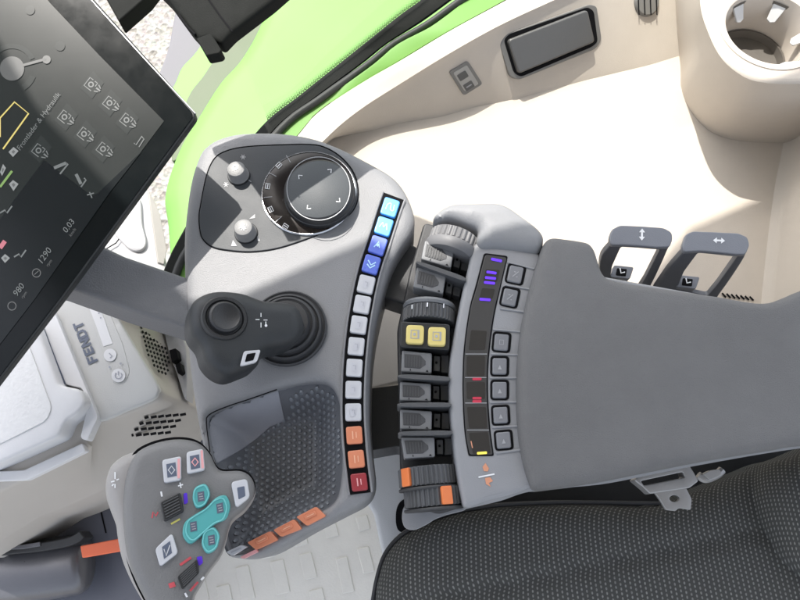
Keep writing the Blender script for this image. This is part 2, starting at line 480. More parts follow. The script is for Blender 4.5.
# unseen cab roof slab, its edge traced back from the wanted shadow lines
SUN = Vector((.30, -.60, -1.0))
def up(px, py, z0, z): p = P(px, py, z0); return p-SUN*(z-z0)
ZR = .95
t = thing('shade_roof', 'unseen pale cab roof slab with its edge shaped to cast shade', 'roof', (0.4, -.4, ZR))
edge = [up(-260, 640, 0, ZR), up(-240, 200, 0, ZR), up(0, 110, 0, ZR), up(60, 130, 0, ZR), up(112, 225, 0, ZR), up(150, 262, 0, ZR), up(190, 300, 0, ZR), up(243, 294, 0, ZR), up(300, 268, 0, ZR), up(370, 238, 0, ZR), up(410, 268, 0, ZR), up(450, 268, 0, ZR), up(480, 238, .015, ZR), up(545, 216, .02, ZR), up(690, 228, -.18, ZR), up(775, 192, -.18, ZR), up(920, 130, -.18, ZR)]
far = [edge[-1]+Vector((.35, -.1, 0)), Vector((.95, -.75, ZR)), Vector((.1, -.85, ZR))]
top = edge+far; k = len(top)
g = G(); g.add(top+[q+Vector((0, 0, .05)) for q in top], [list(range(k)), list(range(2*k-1, k-1, -1))]+[[i, k+i, k+(i+1) % k, (i+1) % k] for i in range(k)])
g.build('lining', M['roof'], t, smooth=False)

# ================================================================== OUTSIDE: fender, window
t = thing('tractor_fender', 'bright green tractor fender outside the side window', 'fender', P(300, 40, -.4))
pl = Hz(-.40)
shell('panel', cat([(560, -60), (540, 20), (430, 110), (300, 200), (190, 300), (168, 268), (163, 222), (160, 188), (174, 145), (196, 108), (216, 77), (238, 52), (260, 11), (285, -60)], 5), pl, .035, .06, M['green'], t, grid=.02)
g = G(); g.prism(cat([(262, 8), (285, -50), (310, -60), (280, 20), (240, 75), (200, 130), (176, 160), (172, 150), (187, 99), (203, 76), (219, 52), (234, 31)], 4), Hz(-.435), 0, .03)
g.build('reflection_strip', M['stripgrey'], t, bevel=.004)  # grey-green strip put in for a pillar reflection in the window glass
g = G(); g.prism(cat([(265, -60), (240, 20), (225, 60), (200, 100), (176, 130), (160, 150), (150, 150), (158, 110), (174, 85), (182, 67), (198, 49), (230, 0)], 4), Hz(-.46), 0, .04)
g.build('outer_flange', M['green'], t, bevel=.01)
g = G(); g.prism(cat([(188, -60), (240, -60), (215, 30), (190, 80), (165, 110), (140, 130), (132, 120), (150, 92), (160, 68), (168, 45), (174, 13)], 4), Hz(-.50), 0, .06)
g.build('edge_guard', M['stonegrey'], t, bevel=.008)

ZS = -.10
seal_up = [(158, 285), (166, 265), (176, 244), (200, 205), (260, 128), (300, 95), (350, 55), (400, 15), (421, 0), (480, -45), (700, -160)]
seal_lo = [(172, 295), (178, 278), (188, 255), (225, 205), (285, 130), (325, 100), (375, 65), (400, 45), (437, 25), (472, 0), (545, -45), (760, -160)]
strip_lo = [(182, 300), (190, 285), (205, 260), (240, 205), (300, 132), (320, 110), (362, 82), (400, 60), (450, 30), (505, 0), (575, -40), (790, -155)]
NS = 80
def zs(px):
    q = max(0, min(1, (450-px)/130)); return ZS-.042*q*q*(3-2*q)
U = resample(cat(seal_up, 6, False), NS); L_ = resample(cat(seal_lo, 6, False), NS); S_ = resample(cat(strip_lo, 6, False), NS)
t = thing('side_window', 'side window pane with thick black rubber seal above the beige sill', 'window', P(330, 80, ZS))
rows = []
for f_, dz in ((0, -.03), (0, -.002), (.05, 0), (.55, 0), (.62, -.002), (.62, -.02)):
    rows.append([P(u[0]+(l[0]-u[0])*f_, u[1]+(l[1]-u[1])*f_, zs(u[0])+dz+.004) for u, l in zip(U, L_)])
g = G(); g.loft(rows); g.build('seal', M['seal'], t)
g = G(); g.tube([P(u[0]+(l[0]-u[0])*.80, u[1]+(l[1]-u[1])*.80, zs(u[0])+.001) for u, l in zip(U, L_)], .0052, 12); g.build('lip', M['sealtube'], t)
pane = [P(*u, zs(u[0])+.006) for u in U]
i0 = next(i for i, u in enumerate(U) if u[0] > 262)
g = G(); rows = [[p for p in pane[i0:]], [p+Vector((-.06, .09, .62)) for p in pane[i0:]]]
g.loft(rows); g.build('pane', M['glass'], t)
# dotted black border printed on the glass foot
g = G()
for i in range(i0, NS-1):
    a, b = pane[i], pane[i+1]
    for k in range(6):
        p = a.lerp(b, k/6)
        for q in range(5):
            hh = .002+q*.0022+(k % 2)*.0011; rr = .0011-.00020*q
            c = p+Vector((-.06, .09, .62))*(hh/.62)+Vector((.0004, -.0006, 0))
            e1 = (b-a).normalized(); e2 = Vector((-.06, .09, .62)).normalized()
            g.add([c+(e1*math.cos(w)+e2*math.sin(w))*rr for w in [2*math.pi*z/8 for z in range(8)]], [list(range(8))])
g.build('dotted_border', M['seal'], t, smooth=False)
t = thing('cab_frame', 'thin green painted cab frame strip between black seal and beige trim', 'frame', P(350, 85, ZS))
rows = [[P(l[0]+(s_[0]-l[0])*f_, l[1]+(s_[1]-l[1])*f_, zs(l[0])+dz) for l, s_ in zip(L_, S_)] for f_, dz in ((-.15, -.02), (-.15, -.003), (.0, -.0022), (1, -.0022), (1.05, -.02))]
g = G(); g.loft(rows); g.build('painted_strip', M['greendeep'], t)

# ================================================================== SIDE CONSOLE (beige)
t = SIDE = thing('side_console', 'beige moulded side console with cup holder below the window', 'side console', P(600, 180, -.18))
ZF = -.18
A = resample(cat([(200, 262), (240, 207), (300, 133), (320, 111), (362, 83), (400, 61), (450, 31), (505, 1), (570, -34), (700, -95)], 6, False), 70)
B = resample(cat([(225, 262), (262, 207), (326, 141), (360, 112), (400, 86), (450, 55), (500, 27), (550, 4), (610, -22), (720, -75)], 6, False), 70)
Cc = resample(cat([(250, 250), (285, 178), (334, 138), (370, 131), (400, 123), (440, 117), (475, 107), (516, 99), (587, 80), (650, 65), (730, 40)], 1, False), 70)
rows = [[P(*a, zs(a[0])-.03) for a in A], [P(*a, zs(a[0])+.003) for a in A]]
for f_ in (.08, .5, .8, .92): rows.append([P(a[0]+(b[0]-a[0])*f_, a[1]+(b[1]-a[1])*f_, zs(a[0])+.004) for a, b in zip(A, B)])
b3 = [P(*b, zs(a[0])) for a, b in zip(A, B)]; c3 = [P(*c, ZF) for c in Cc]
for f_, dz in ((.03, .0018), (.08, -.001), (.2, -.001), (.5, 0), (.8, 0), (.93, .0005), (1, -.0)): rows.append([p.lerp(q, f_)+Vector((0, 0, dz)) for p, q in zip(b3, c3)])
g = G(); g.loft(rows); g.build('sill_trim', M['beige'], t)
g = G(); g.prism([(300, 110), (1000, -90), (1000, 440), (402, 382), (366, 391), (300, 396)], Hz(ZF), 0, .03)
g.build('storage_floor', M['beige'], t, bevel=.004)
D = resample(cat([(800, 60), (790, 130), (779, 187), (771, 250), (765, 310), (760, 380)], 6, False), 30)
E = resample(cat([(850, 40), (850, 120), (846, 190), (838, 250), (832, 310), (825, 380)], 6, False), 30)
d3 = [P(*q, ZF) for q in D]; e3 = [P(*q, -.06) for q in E]
rows = [[p.lerp(q, f_)+Vector((s_, 0, 0)) for p, q in zip(d3, e3)] for f_, s_ in ((0, -.006), (.04, .0), (.12, .003), (.5, .003), (1, 0))]+[[q+Vector((.1, 0, .004)) for q in e3]]
g = G(); g.loft(rows); g.build('end_wall', M['beige'], t)
# cup holder block
T1 = resample(cat([(704, -60), (700, 0), (708, 32), (722, 59), (744, 77), (766, 83), (800, 84), (860, 82)], 6, False), 40)
B1 = resample(cat([(652, -40), (678, 50), (682, 92), (699, 122), (722, 137), (752, 142), (790, 143), (860, 140)], 6, False), 40)
ZC = -.04
t3 = [P(*q, ZC) for q in T1]; bb3 = [P(*q, ZF) for q in B1]; cc = P(790, 10, ZC)
rows = [[p+(cc-p).normalized()*.005+Vector((0, 0, .003)) for p in t3], [p+(cc-p).normalized()*.0018+Vector((0, 0, .0022)) for p in t3], [p for p in t3]]
rows += [[p.lerp(q, f_) for p, q in zip(t3, bb3)] for f_ in (.04, .3, .6, .9, 1)]
g = G(); g.loft(rows); cup = g.build('cup_holder', M['beige'], t)
cr = (771, 28); pc = P(*cr, ZC+.003); RI = .0585
hole = [proj(pc+Vector((math.cos(a), math.sin(a), 0))*RI) for a in [2*math.pi*i/56 for i in range(56)]]
topo = [proj(p) for p in rows[0]]+[(880, -80), (704, -90)]
shell('rim_plate', topo, Hz(ZC+.003), .0005, 0, M['beige'], cup, holes=[hole], rh=.004, hdepth=.004, grid=.008)
g = G(); g.lathe(pc, (0, 0, 1), [(RI+.0075, .0002), (RI+.0070, .0014), (RI+.001, .0016), (RI-.002, 0), (RI-.003, -.004), (RI-.008, -.035), (RI-.011, -.064), (RI-.0115, -.065)], 64)
g.f = g.f[:-2]; g.build('rim', M['beige'], cup)
g = G(); g.lathe(pc, (0, 0, 1), [(RI-.0112, -.0665), (RI-.0115, -.052), (RI-.015, -.051), (RI-.018, -.060), (.020, -.061), (.018, -.058), (0, -.057)], 48); g.f = [f for f in g.f if len(f) < 20]; g.build('rubber_base', M['beigedark'], cup)
for a in (120, 60, 0, 300, 240, 182):
    ar = R(a); rad = Vector((math.cos(ar), math.sin(ar), 0)); tan = Vector((-rad.y, rad.x, 0)); g = G(); gd = G()
    q = []
    for (tt, inn, hh) in ((-.0085, .0045, -.010), (.0085, .0045, -.010), (.0055, .0185, -.024), (.0, .0200, -.026), (-.0055, .0185, -.024)):
        q.append(pc+rad*(RI-inn)+tan*tt+Vector((0, 0, hh)))
    nn = (q[1]-q[0]).cross(q[2]-q[0]).normalized()
    if nn.z < 0: nn = -nn
    n5 = 5; g.add(q+[p-nn*.003 for p in q], [[0, 1, 2, 3, 4], [9, 8, 7, 6, 5]]+[[i, 5+i, 5+(i+1) % 5, (i+1) % 5] for i in range(5)])
    cl = g.build('clip', M['clip'], cup, bevel=.0008)
    w = [pc+rad*(RI-.0052)+tan*a_+Vector((0, 0, h_)) for a_, h_ in ((-.0095, -.0125), (.0095, -.0125), (.0105, -.0070), (-.0105, -.0070))]
    gd.add(w, [[0, 1, 2, 3]]); gd.build('slot', M['beigedark'], cl, smooth=False)

# plane of the sloping trim under the lip (fitted on three spots)
def on_trim(px, py):   # nearest loft point between b3 and c3
    best = None
    for i in range(len(b3)-1):
        for (a, b, c_) in ((b3[i], b3[i+1], c3[i]), (b3[i+1], c3[i+1], c3[i])):
            n = (b-a).cross(c_-a)
            d = ray(px, py); den = d.dot(n)
            if abs(den) < 1e-12: continue
            p = CAM+d*((a-CAM).dot(n)/den)
            e = sum(((y-x).cross(p-x)).dot(n) < -1e-12 for x, y in ((a, b), (b, c_), (c_, a)))
            if e == 0 or e == 3: return p
    return None
def trim_plane(a, b, c_):
    A_, B_, D_ = [on_trim(*q) or P(*q, ZS-.03) for q in (a, b, c_)]; n = (B_-A_).cross(D_-A_)
    if n.z < 0: n = -n
    return Plane(A_, n)
tp = trim_plane((520, 60), (590, 30), (560, 70))
lidf = G(); lidf.prism(rnd([(499, 43), (506, 34), (590, 4), (597, 6), (602, 40), (596, 49), (519, 80), (510, 77)], 9, 5), tp, .0035, .02); lf = lidf.build('ashtray_frame', M['lidframe'], t, bevel=.0015)
g = G(); g.prism(rnd([(504, 40), (509, 34), (588, 7), (594, 11), (598, 42), (592, 47), (521, 77), (514, 73)], 6, 4), tp, .0044, .02); g.build('recess', M['gap'], lf, bevel=.0006)
g = G(); g.prism(rnd([(508.5, 40), (588, 9.5), (595.5, 42), (519, 74)], 4, 4), tp, .011, .012); g.build('ashtray_lid', M['lid'], lf, bevel=.0028)
tp2 = trim_plane((455, 80), (480, 75), (468, 95))
g = G(); g.prism(rnd([(449, 72), (468, 61), (483, 84), (464, 96)], 3), tp2, .002, .01); sw = g.build('socket_plate', M['lidframe'], t, bevel=.001)
g = G(); g.prism(rnd([(453, 73), (467, 65), (479, 84), (465, 92)], 2), tp2, .0026, .01); g.build('socket_face', M['switch'], sw, bevel=.0008)
for c in ((463, 76), (469, 86)):
    g = G(); g.prism(rp(*c, 10, 7, -32, 1.2), tp2, .0033, .004); k_ = g.build('socket', M['lid'], sw, bevel=.0005)
    if c[1] > 80: g = G(); g.stroke(loc2(*c, -32, [(-3, 0), (3, 0)]), 1.2, tp2, .0037); g.build('mark', M['printdim'], sw, smooth=False)
tp3 = trim_plane((635, 20), (655, 8), (650, 30))
pk = tp3.at(646, 2)
g = G(); g.lathe(pk-tp3.n*.004, tp3.n, [(.0205, 0), (.0205, .006), (.018, .009), (.0, .009)], 36); kn = g.build('air_outlet', M['lidframe'], t)
g = G()
for a in (-8, -2, 4, 10): g.stroke([(646+a, -12), (646+a+1, 15)], 1.2, tp3, .0055)
g.build('louvre', M['gap'], kn, smooth=False)
g = G()
for i in range(7): g.stroke([(722+i*4.6, 293+i*.6), (726+i*4.6, 297.5+i*.5)], 1.8, Hz(ZF), .0015)
g.build('floor_vent', M['gap'], t, smooth=False)

# ================================================================== PILLAR TRIM, left of console
t = thing('pillar_trim', 'pale grey ribbed trim panel below the green fender, between screen and arm', 'trim panel', P(140, 240, -.2))
pp = P3((110, 240, -.17), (150, 200, -.24), (165, 262, -.20))
shell('panel', [(84, 262), (118, 215), (140, 180), (149, 185), (158, 212), (168, 262), (176, 290), (120, 290)], pp, .008, .03, M['pillar'], t, grid=.008)
g = G(); g.tube([pp.lift(.002).at(*q) for q in cat([(120, 205), (137, 199), (140, 225), (144, 243), (139, 250), (130, 247), (116, 232)], 5, False)], .0035, 8); g.build('rib', M['pillar'], t)
g = G(); g.prism([(148, 188), (160, 214), (167, 250), (164, 264), (158, 262)], pp, .003, .02); g.build('edge_strip', M['pillaredge'], t, bevel=.001)
g = G(); g.stroke([(106, 249), (116, 243), (119, 239)], 1.2, pp, .004); g.build('wire', M['gap'], t, smooth=False)

# ================================================================== COOL BOX
t = thing('cool_box', 'pale grey cool box with slate lettering and power button beside the screen', 'cool box', P(60, 400, -.27))
zt, zb = -.16, -.275
top = cat([(-60, 240), (95, 275), (107, 298), (135, 345), (160, 386), (162, 395), (157, 402), (130, 413), (100, 425), (88, 440), (84, 450), (27, 479), (-60, 490)], 3)
bot = cat([(-60, 290), (150, 300), (184, 330), (189, 365), (192, 400), (192, 407), (186, 415), (166, 440), (140, 466), (108, 488), (78, 502), (40, 517), (-60, 550)], 3)
t3 = [P(*q, zt) for q in top]; q3 = [P(*q, zb) for q in bot]; cc = P(40, 380, zt)
ins = lambda d, dz: [p+(cc-p).normalized()*d+Vector((0, 0, dz)) for p in t3]
rows = [ins(.010, .0), ins(.004, -.001), ins(.0012, -.0035), ins(0, -.008)]+[[p.lerp(q, f_)-Vector((0, 0, .008*(1-f_))) for p, q in zip(t3, q3)] for f_ in (.15, .5, .85, .96, 1)]+[[q-Vector((0, 0, .12)) for q in q3]]
g = G(); g.loft(rows, True); g.add(rows[0], [list(range(len(t3)))]); g.build('body', M['boxside'], t, sharp=50)
bp = Hz(zt)
shell('front_panel', cat([(40, 262), (96, 284), (108, 302), (134, 346), (157, 384), (158, 393), (152, 400), (128, 410), (100, 421), (90, 414), (72, 372), (54, 316)], 4), bp.lift(.004), .003, .006, M['box'], t, grid=.012)
shell('lid', rnd([(-60, 300), (36, 322), (59, 385), (80, 389), (86, 402), (77, 414), (66, 420), (59, 436), (-12, 468), (-60, 486)], 5, 3), bp.lift(.028), .004, .03, M['boxwhite'], t, grid=.012)
g = G(); g.prism(rnd([(-60, 338), (28, 343), (52, 408), (46, 421), (-2, 445), (-60, 468)], 6), bp.lift(.028), .0012, .004); g.build('textured_mat', M['boxtex'], t, bevel=.0008)
g = G(); g.prism(rnd([(38, 300), (54, 311), (98, 417), (87, 441), (80, 438), (88, 404), (82, 388), (64, 384), (42, 322)], 4), bp, .012, .014); g.build('rim', M['boxwhite'], t, bevel=.003)
g = G(); g.flat([(37, 322), (44, 328), (66, 384), (60, 386)], bp, .0128); g.build('gap_shadow', M['logo'], t, smooth=False)  # flat dark decal painting the shadow in the gap beside the lid
g = G(); g.prism(rnd([(-60, 474), (24, 470), (82, 443), (86, 451), (27, 480), (-60, 484)], 2), bp, .006, .01); g.build('base_strip', M['boxwhite'], t, bevel=.0015)
fp = bp.lift(.004)
g = G(); g.prism(rnd([(79, 285), (98, 285), (123, 345), (130, 372), (124, 384), (113, 384), (108, 368)], 5), fp, .0006, .003); ctl = g.build('control_strip', M['box'], t, bevel=.0004)
g = G(); g.stroke([(84, 285), (92, 302), (100, 322), (108, 345)], 10, fp, .0013, depth=.001); g.build('light_band', M['boxwhite'], ctl, bevel=.0003)
g = G(); g.ringpx((110, 355), 0, 6.3, fp, .0018); g.build('badge', M['boxwhite'], ctl, smooth=False)
g = G(); g.stroke([(109, 353), (112, 356), (110, 358)], 1.1, fp, .0024)
for k in range(4): g.disc((95+k*1.9, 304+k*4.6), .9, fp, .0024, 8)
g.ringpx((118.4, 375.4), 2.8, 3.9, fp, .0024, -50, 230, 20); g.stroke([(118.2, 371), (118.2, 375)], 1, fp, .0026)
g.disc((109.5, 367), 1.2, fp, .0024, 8); g.disc((120.5, 363.5), 1.2, fp, .0024, 8)
pwm = g.build('control_marks', M['btn_pict'], ctl, smooth=False)
g = G(); g.ringpx((118.4, 375.4), 0, 6.8, fp, .0019); g.build('power_button', M['boxwhite'], ctl, smooth=False)
# block lettering F E N D T, reading upwards
LET = {'F': [[(0, 0), (0, 1)], [(0, .88), (.8, .88)], [(0, .48), (.65, .48)]], 'E': [[(0, 0), (0, 1)], [(0, .88), (.8, .88)], [(0, .5), (.7, .5)], [(0, .12), (.8, .12)]],
       'N': [[(0, 0), (0, 1)], [(0, .95), (.8, .05)], [(.8, 0), (.8, 1)]], 'D': [[(0, 0), (0, 1)], [(0, .88), (.55, .88), (.8, .7), (.8, .3), (.55, .12), (0, .12)]], 'T': [[(.4, 0), (.4, 1)], [(-.1, .88), (.9, .88)]]}
g = G(); ux = (-7.0/1.22, -17.0/1.42); o = Vector((97.5, 359.5))
ux = Vector((-.37, -.93))*6.9; uy = Vector((-.90, .40))*10.5
for i, ch in enumerate('FENDT'):
    for j, stv in enumerate(LET[ch]):
        q = [o+ux*(i*1.28+x*1.12)+uy*y for x, y in stv]
        g.stroke([tuple(v) for v in q], 2.35, fp, .0012+.00005*j)
g.build('lettering', M['logo'], t, smooth=False)
# grilles
sp_ = P3((135, 345, zt-.008), (160, 386, zt-.008), (189, 365, zb))
if sp_.n.z < 0: sp_.n = -sp_.n
g = G()
for ir in range(7):
    for ia in range(14):
        x = 137+ir*3.4+ia*1.15; y = 309+ia*4.6+ir*1.2
        if (ir-3.0)**2/13+(ia-6.5)**2/46 < 1: g.stroke([(x-.6, y-1.3), (x+.6, y+1.2)], 2.0, sp_, .0045)
g.build('side_grille', M['gap'], t, smooth=False)
bs = Plane(P(100, 425, zt), (P(130, 413, zt)-P(100, 425, zt)).cross(P(130, 455, zb)-P(100, 425, zt)))
bs = P3((100, 425, zt-.01), (157, 402, zt-.01), (150, 456, zb))
g = G()
for a in range(4):
    for b in range(6):
        cx = 133+b*8.0-a*2.9+a*.6; cy = 433.5-b*3.2-a*5.0+9-a*.2
        cx = 131.5+b*7.3+a*5.0; cy = 435.5-b*.6-a*6.0
        w = 6-(1.8 if b == 0 else 0)
        g.stroke([(cx-w/2, cy+.6), (cx+w/2, cy-.6)], 2.7, bs, .002)
g.build('front_grille', M['gap'], t, smooth=False)

t = thing('hinge_block', 'small pale hinge block with two black buffers beside the cool box', 'hinge', P(172, 345, -.25))
g = G(); g.prism(cat([(163, 322), (170, 324), (180, 335), (186, 350), (186, 400), (176, 372), (168, 350)], 4), Hz(-.23), 0, .03); g.build('bracket', M['pillar'], t, bevel=.003)
for q in ([(169, 350), (176, 348), (178, 358), (172, 363)], [(175, 365), (180, 362), (182, 371), (178, 374)]):
    g = G(); g.prism(rnd(q, 1.5), Hz(-.215), 0, .02); g.build('buffer', M['gap'], t, bevel=.001)

# ================================================================== LOWER LEFT: column cover
t = thing('column_cover', 'rounded grey cover with black top band and bright orange catch', 'cover', P(40, 570, -.4))
base = cat([(-60, 530), (0, 545), (20, 553), (60, 550), (82, 540), (88, 560), (84, 585), (40, 598), (0, 606), (-60, 610)], 4)
topl = [(-60, 556), (-10, 548), (3, 542), (40, 538), (70, 535), (84, 528), (88, 541), (82, 545), (62, 546), (30, 551), (0, 553), (-60, 565)]
g = G(); ax = (P(86, 560, -.36)-P(-60, 585, -.36)).normalized()
rows = []
for (x0, y0, hw, rr) in ((-70, 576, .042, 1), (-20, 574, .042, 1), (20, 572, .042, 1), (55, 568, .041, 1), (80, 564, .040, 1), (86, 563, .036, 1), (88.5, 562.5, .030, 1)):
    c = P(x0, y0, -.38); w = ax.cross(Vector((0, 0, 1))).normalized()
    rows.append([c+w*hw*math.cos(a)*1.0+Vector((0, 0, 1))*hw*.75*math.sin(a) for a in [2*math.pi*i/28 for i in range(28)]])
g.loft(rows, True); g.add(rows[-1], [list(range(28))]); g.build('shell', M['canister'], t, sharp=60)
g = G(); g.stroke(cat([(-40, 558), (2, 551), (40, 547), (70, 541), (82, 534)], 4, False), 9, Hz(-.335), 0, depth=.03); bnd = g.build('band', M['black'], t, bevel=.002)
g = G(); g.stroke([(4, 547.5), (22, 547), (40, 544)], 4.5, Hz(-.333), 0, depth=.004); g.build('label_strip', M['canister'], bnd, bevel=.001)
g = G(); g.prism([(80, 546), (122, 538), (122, 551), (82, 558)], Hz(-.33), 0, .012); g.build('catch', M['orangestrap'], t, bevel=.0015)
t = thing('pedal_housing', 'blue grey plastic pedal housing under the cool box', 'housing', P(80, 520, -.42))
g = G(); g.prism(cat([(-60, 520), (40, 505), (90, 488), (125, 478), (140, 520), (130, 550), (84, 545), (40, 545), (-60, 555)], 4), Hz(-.40), 0, .1); g.build('shell', M['bluegrey'], t, bevel=.006)
g = G(); g.prism([(-60, 540), (120, 530), (135, 560), (150, 640), (-60, 680)], Hz(-.43), 0, .06); g.build('foot_well', M['bluegrey'], t, bevel=.004)
g = G(); g.prism([(45, 515), (53, 513), (57, 528), (52, 535), (46, 528)], Hz(-.398), 0, .005); g.build('clip', M['boxwhite'], t, bevel=.001)
g = G(); g.stroke([(96, 493), (101, 512), (106, 533)], 1.4, Hz(-.399), 0); g.build('seam', M['gap'], t, smooth=False)

# ================================================================== FLOOR MAT
t = thing('floor_mat', 'pale embossed floor mat with sunlight put into its colour behind the control console', 'floor mat', P(290, 570, -.51))
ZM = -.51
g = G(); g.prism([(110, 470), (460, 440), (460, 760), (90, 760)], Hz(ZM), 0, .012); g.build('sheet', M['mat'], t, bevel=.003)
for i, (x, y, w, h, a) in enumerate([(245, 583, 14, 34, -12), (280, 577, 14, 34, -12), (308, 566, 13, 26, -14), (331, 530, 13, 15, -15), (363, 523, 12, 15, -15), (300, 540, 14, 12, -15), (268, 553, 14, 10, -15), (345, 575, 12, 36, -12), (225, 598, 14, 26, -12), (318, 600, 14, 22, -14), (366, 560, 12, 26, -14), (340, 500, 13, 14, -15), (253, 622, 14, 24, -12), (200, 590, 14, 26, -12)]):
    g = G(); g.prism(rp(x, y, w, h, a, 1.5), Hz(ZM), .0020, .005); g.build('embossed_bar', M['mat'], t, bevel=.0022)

# ================================================================== SEAT
t = SEAT = thing('driver_seat', 'dark woven fabric driver seat cushion beneath the armrest', 'seat', P(580, 560, -.15))
cush = cat([(370, 660), (374, 600), (377, 580), (385, 556), (400, 538), (420, 526), (440, 518), (465, 511), (500, 507), (550, 504.5), (600, 504), (660, 505), (710, 488), (760, 468), (800, 455), (900, 445), (1000, 450), (1000, 760), (700, 800), (380, 760)], 4)
def cushion_h(px, py, d):
    cr_ = 445+(py-597)*-4.8
    s = (px-(445+(597-py)*4.84))
    return -.0045*math.exp(-(s/24)**2)+.006*min(1, d/.06)
shell('cushion', cush, Hz(-.09), .022, .09, M['seat'], t, hfun=cushion_h, grid=.008)
g = G(); g.tube([P(*q, -.107) for q in cat([(372, 606), (377, 578), (385, 554), (400, 536), (420, 524), (440, 516.5), (465, 510), (500, 505), (550, 502.5), (600, 502.5), (660, 503.5)], 4, False)], .0022, 8); g.build('piping', M['softblack'], t)
shell('bolster', cat([(777, 485), (785, 466), (805, 455), (900, 440), (900, 620), (815, 572), (790, 536), (779, 508)], 5), Hz(-.045), .035, .05, M['seat'], t, grid=.008)
g = G(); g.prism([(400, 545), (415, 520), (470, 470), (820, 425), (830, 520), (620, 540)], Hz(-.16), 0, .1); g.build('seat_frame', M['black'], t, bevel=.004)
g = G(); g.prism([(380, 600), (395, 545), (430, 520), (850, 480), (850, 700), (380, 700)], Hz(-.2), 0, .2); g.build('suspension_cover', M['black'], t, bevel=.01)
t = thing('seat_pedestal', 'pale grey pedestal panel between control console and seat', 'pedestal', P(388, 500, -.4))
shell('panel', rnd([(352, 440), (404, 440), (412, 470), (430, 500), (430, 560), (384, 562), (379, 540), (374, 515), (366, 502), (352, 500)], 4), Hz(-.27), .006, .15, M['pale'], t, grid=.012)
g = G(); g.prism(cat([(396, 512), (400, 502), (408, 498), (418, 500), (420, 520), (405, 532), (397, 528)], 5), Hz(-.262), 0, .01); g.build('socket', M['gap'], t, bevel=.001)
t = thing('seat_bracket', 'bare steel bracket with keyhole tab under the armrest edge', 'bracket', P(670, 482, -.07))
zb_ = Hz(-.045)
shell('channel', rnd([(634, 480), (641, 473), (688, 463), (694, 472), (699, 481), (690, 488), (650, 494), (645, 489)], 2), zb_, .0015, .012, M['steel'], t, holes=[rnd([(641, 481), (683, 472), (685, 477.5), (644, 485.5)], 1.5)], rh=.001, hdepth=.012, grid=.004)
kh = [(674.5+5*math.cos(R(a)), 498.5+3.4*math.sin(R(a))) for a in range(0, 360, 20)]
shell('tab', rnd([(651, 488), (684, 483), (692, 499), (691, 510), (679, 508), (676, 511), (666, 510), (660, 500)], 1.5), zb_.lift(-.004), .001, .002, M['steel'], t, holes=[kh], rh=.0005, hdepth=.004, grid=.004)
g = G(); g.tube([P(*q, -.05) for q in cat([(698, 475.0), (705, 479.0), (716, 475.0), (722, 470.0)], 5, False)], [.004]*16, 8); g.build('latch', M['steel'], t)
g = G(); g.prism(rnd([(703, 474.0), (711, 470.0), (720, 469.0), (722, 475.0), (710, 480.0)], 2), Hz(-.042), 0, .008); g.build('hinge', M['steel'], t, bevel=.001)

# ================================================================== SUPPORT BEAMS
t = thing('support_beam', 'dark grey beam joining the blue button strip side to the lever bank', 'beam', P(405, 275, -.06))
g = G(); g.prism(rnd([(392, 236), (412, 244), (440, 262), (450, 300), (404, 304), (374, 294), (380, 262)], 4), Hz(-.03), 0, .04); g.build('beam', M['softblack'], t, bevel=.003)
t = thing('support_beam', 'black lower beam beside the orange buttons under the grey paddles', 'beam', P(385, 420, -.08))
g = G(); g.prism(rnd([(340, 396), (372, 388), (430, 381), (430, 460), (398, 446), (340, 456)], 3), Hz(-.09), 0, .08); g.build('beam', M['black'], t, bevel=.004)

# ================================================================== CONTROL CONSOLE
t = CON = thing('control_console', 'grey control console with round dial, button strip and ribbed tray', 'control console', P(280, 330, -.05))
H0 = Hz(0)
outl = cat([(198, 152), (205, 143.5), (216, 136.5), (235, 131), (260, 129.5), (285, 130.5), (310, 134.5), (330, 141), (350, 150), (372, 161.5), (390, 172), (402, 184), (411, 201), (415, 218), (411, 233), (402, 246), (392, 264), (384, 288), (378, 312), (373, 338), (370, 365), (369, 395), (369, 425), (371.5, 455), (374, 480), (371, 495), (362, 505), (345, 514), (310, 532), (288, 545), (268, 556), (252, 560), (238, 559), (226, 556), (219, 540), (211, 500), (205, 465), (197, 428), (190, 385), (185.5, 340), (183, 290), (182, 240), (185, 205), (190, 175)], 3)
trayo = cat([(211, 462), (209, 447), (205, 422), (208, 413.5), (224, 406), (250, 397), (277, 388), (300, 382.5), (318, 381), (330, 385), (337, 396), (340.5, 412), (342, 437), (341.5, 468), (338, 494), (328, 507), (300, 522), (262, 542), (238, 552), (228, 549), (221, 520), (215, 490)], 3)
def con_h(px, py, d):
    # surface falls towards the tray's upper edge
    s = max(0, min(1, (py-352)/34)) if py < 400 else 1
    return 0
body = shell('body', outl, H0, .011, .05, M['console'], t, holes=[trayo], rh=.0075, hdepth=.03, grid=.007)
def bowl(px, py, d):
    s = min(1, d/.036); s = s*s*(3-2*s)
    e = min(1, d/.004)
    return -.010*e-.036*s
trayb = cat([(208, 464), (206, 447), (202, 422), (205, 411), (222, 403), (250, 394), (277, 385), (300, 379.5), (318, 378), (332, 382), (340, 394), (343.5, 412), (345, 437), (344.5, 468), (341, 496), (330, 510), (300, 525), (262, 545), (238, 555), (226, 552), (218, 520), (212, 490)], 3)
tray = shell('tray', trayb, Hz(-.004), .0002, 0, M['tray'], t, hfun=bowl, grid=.005)
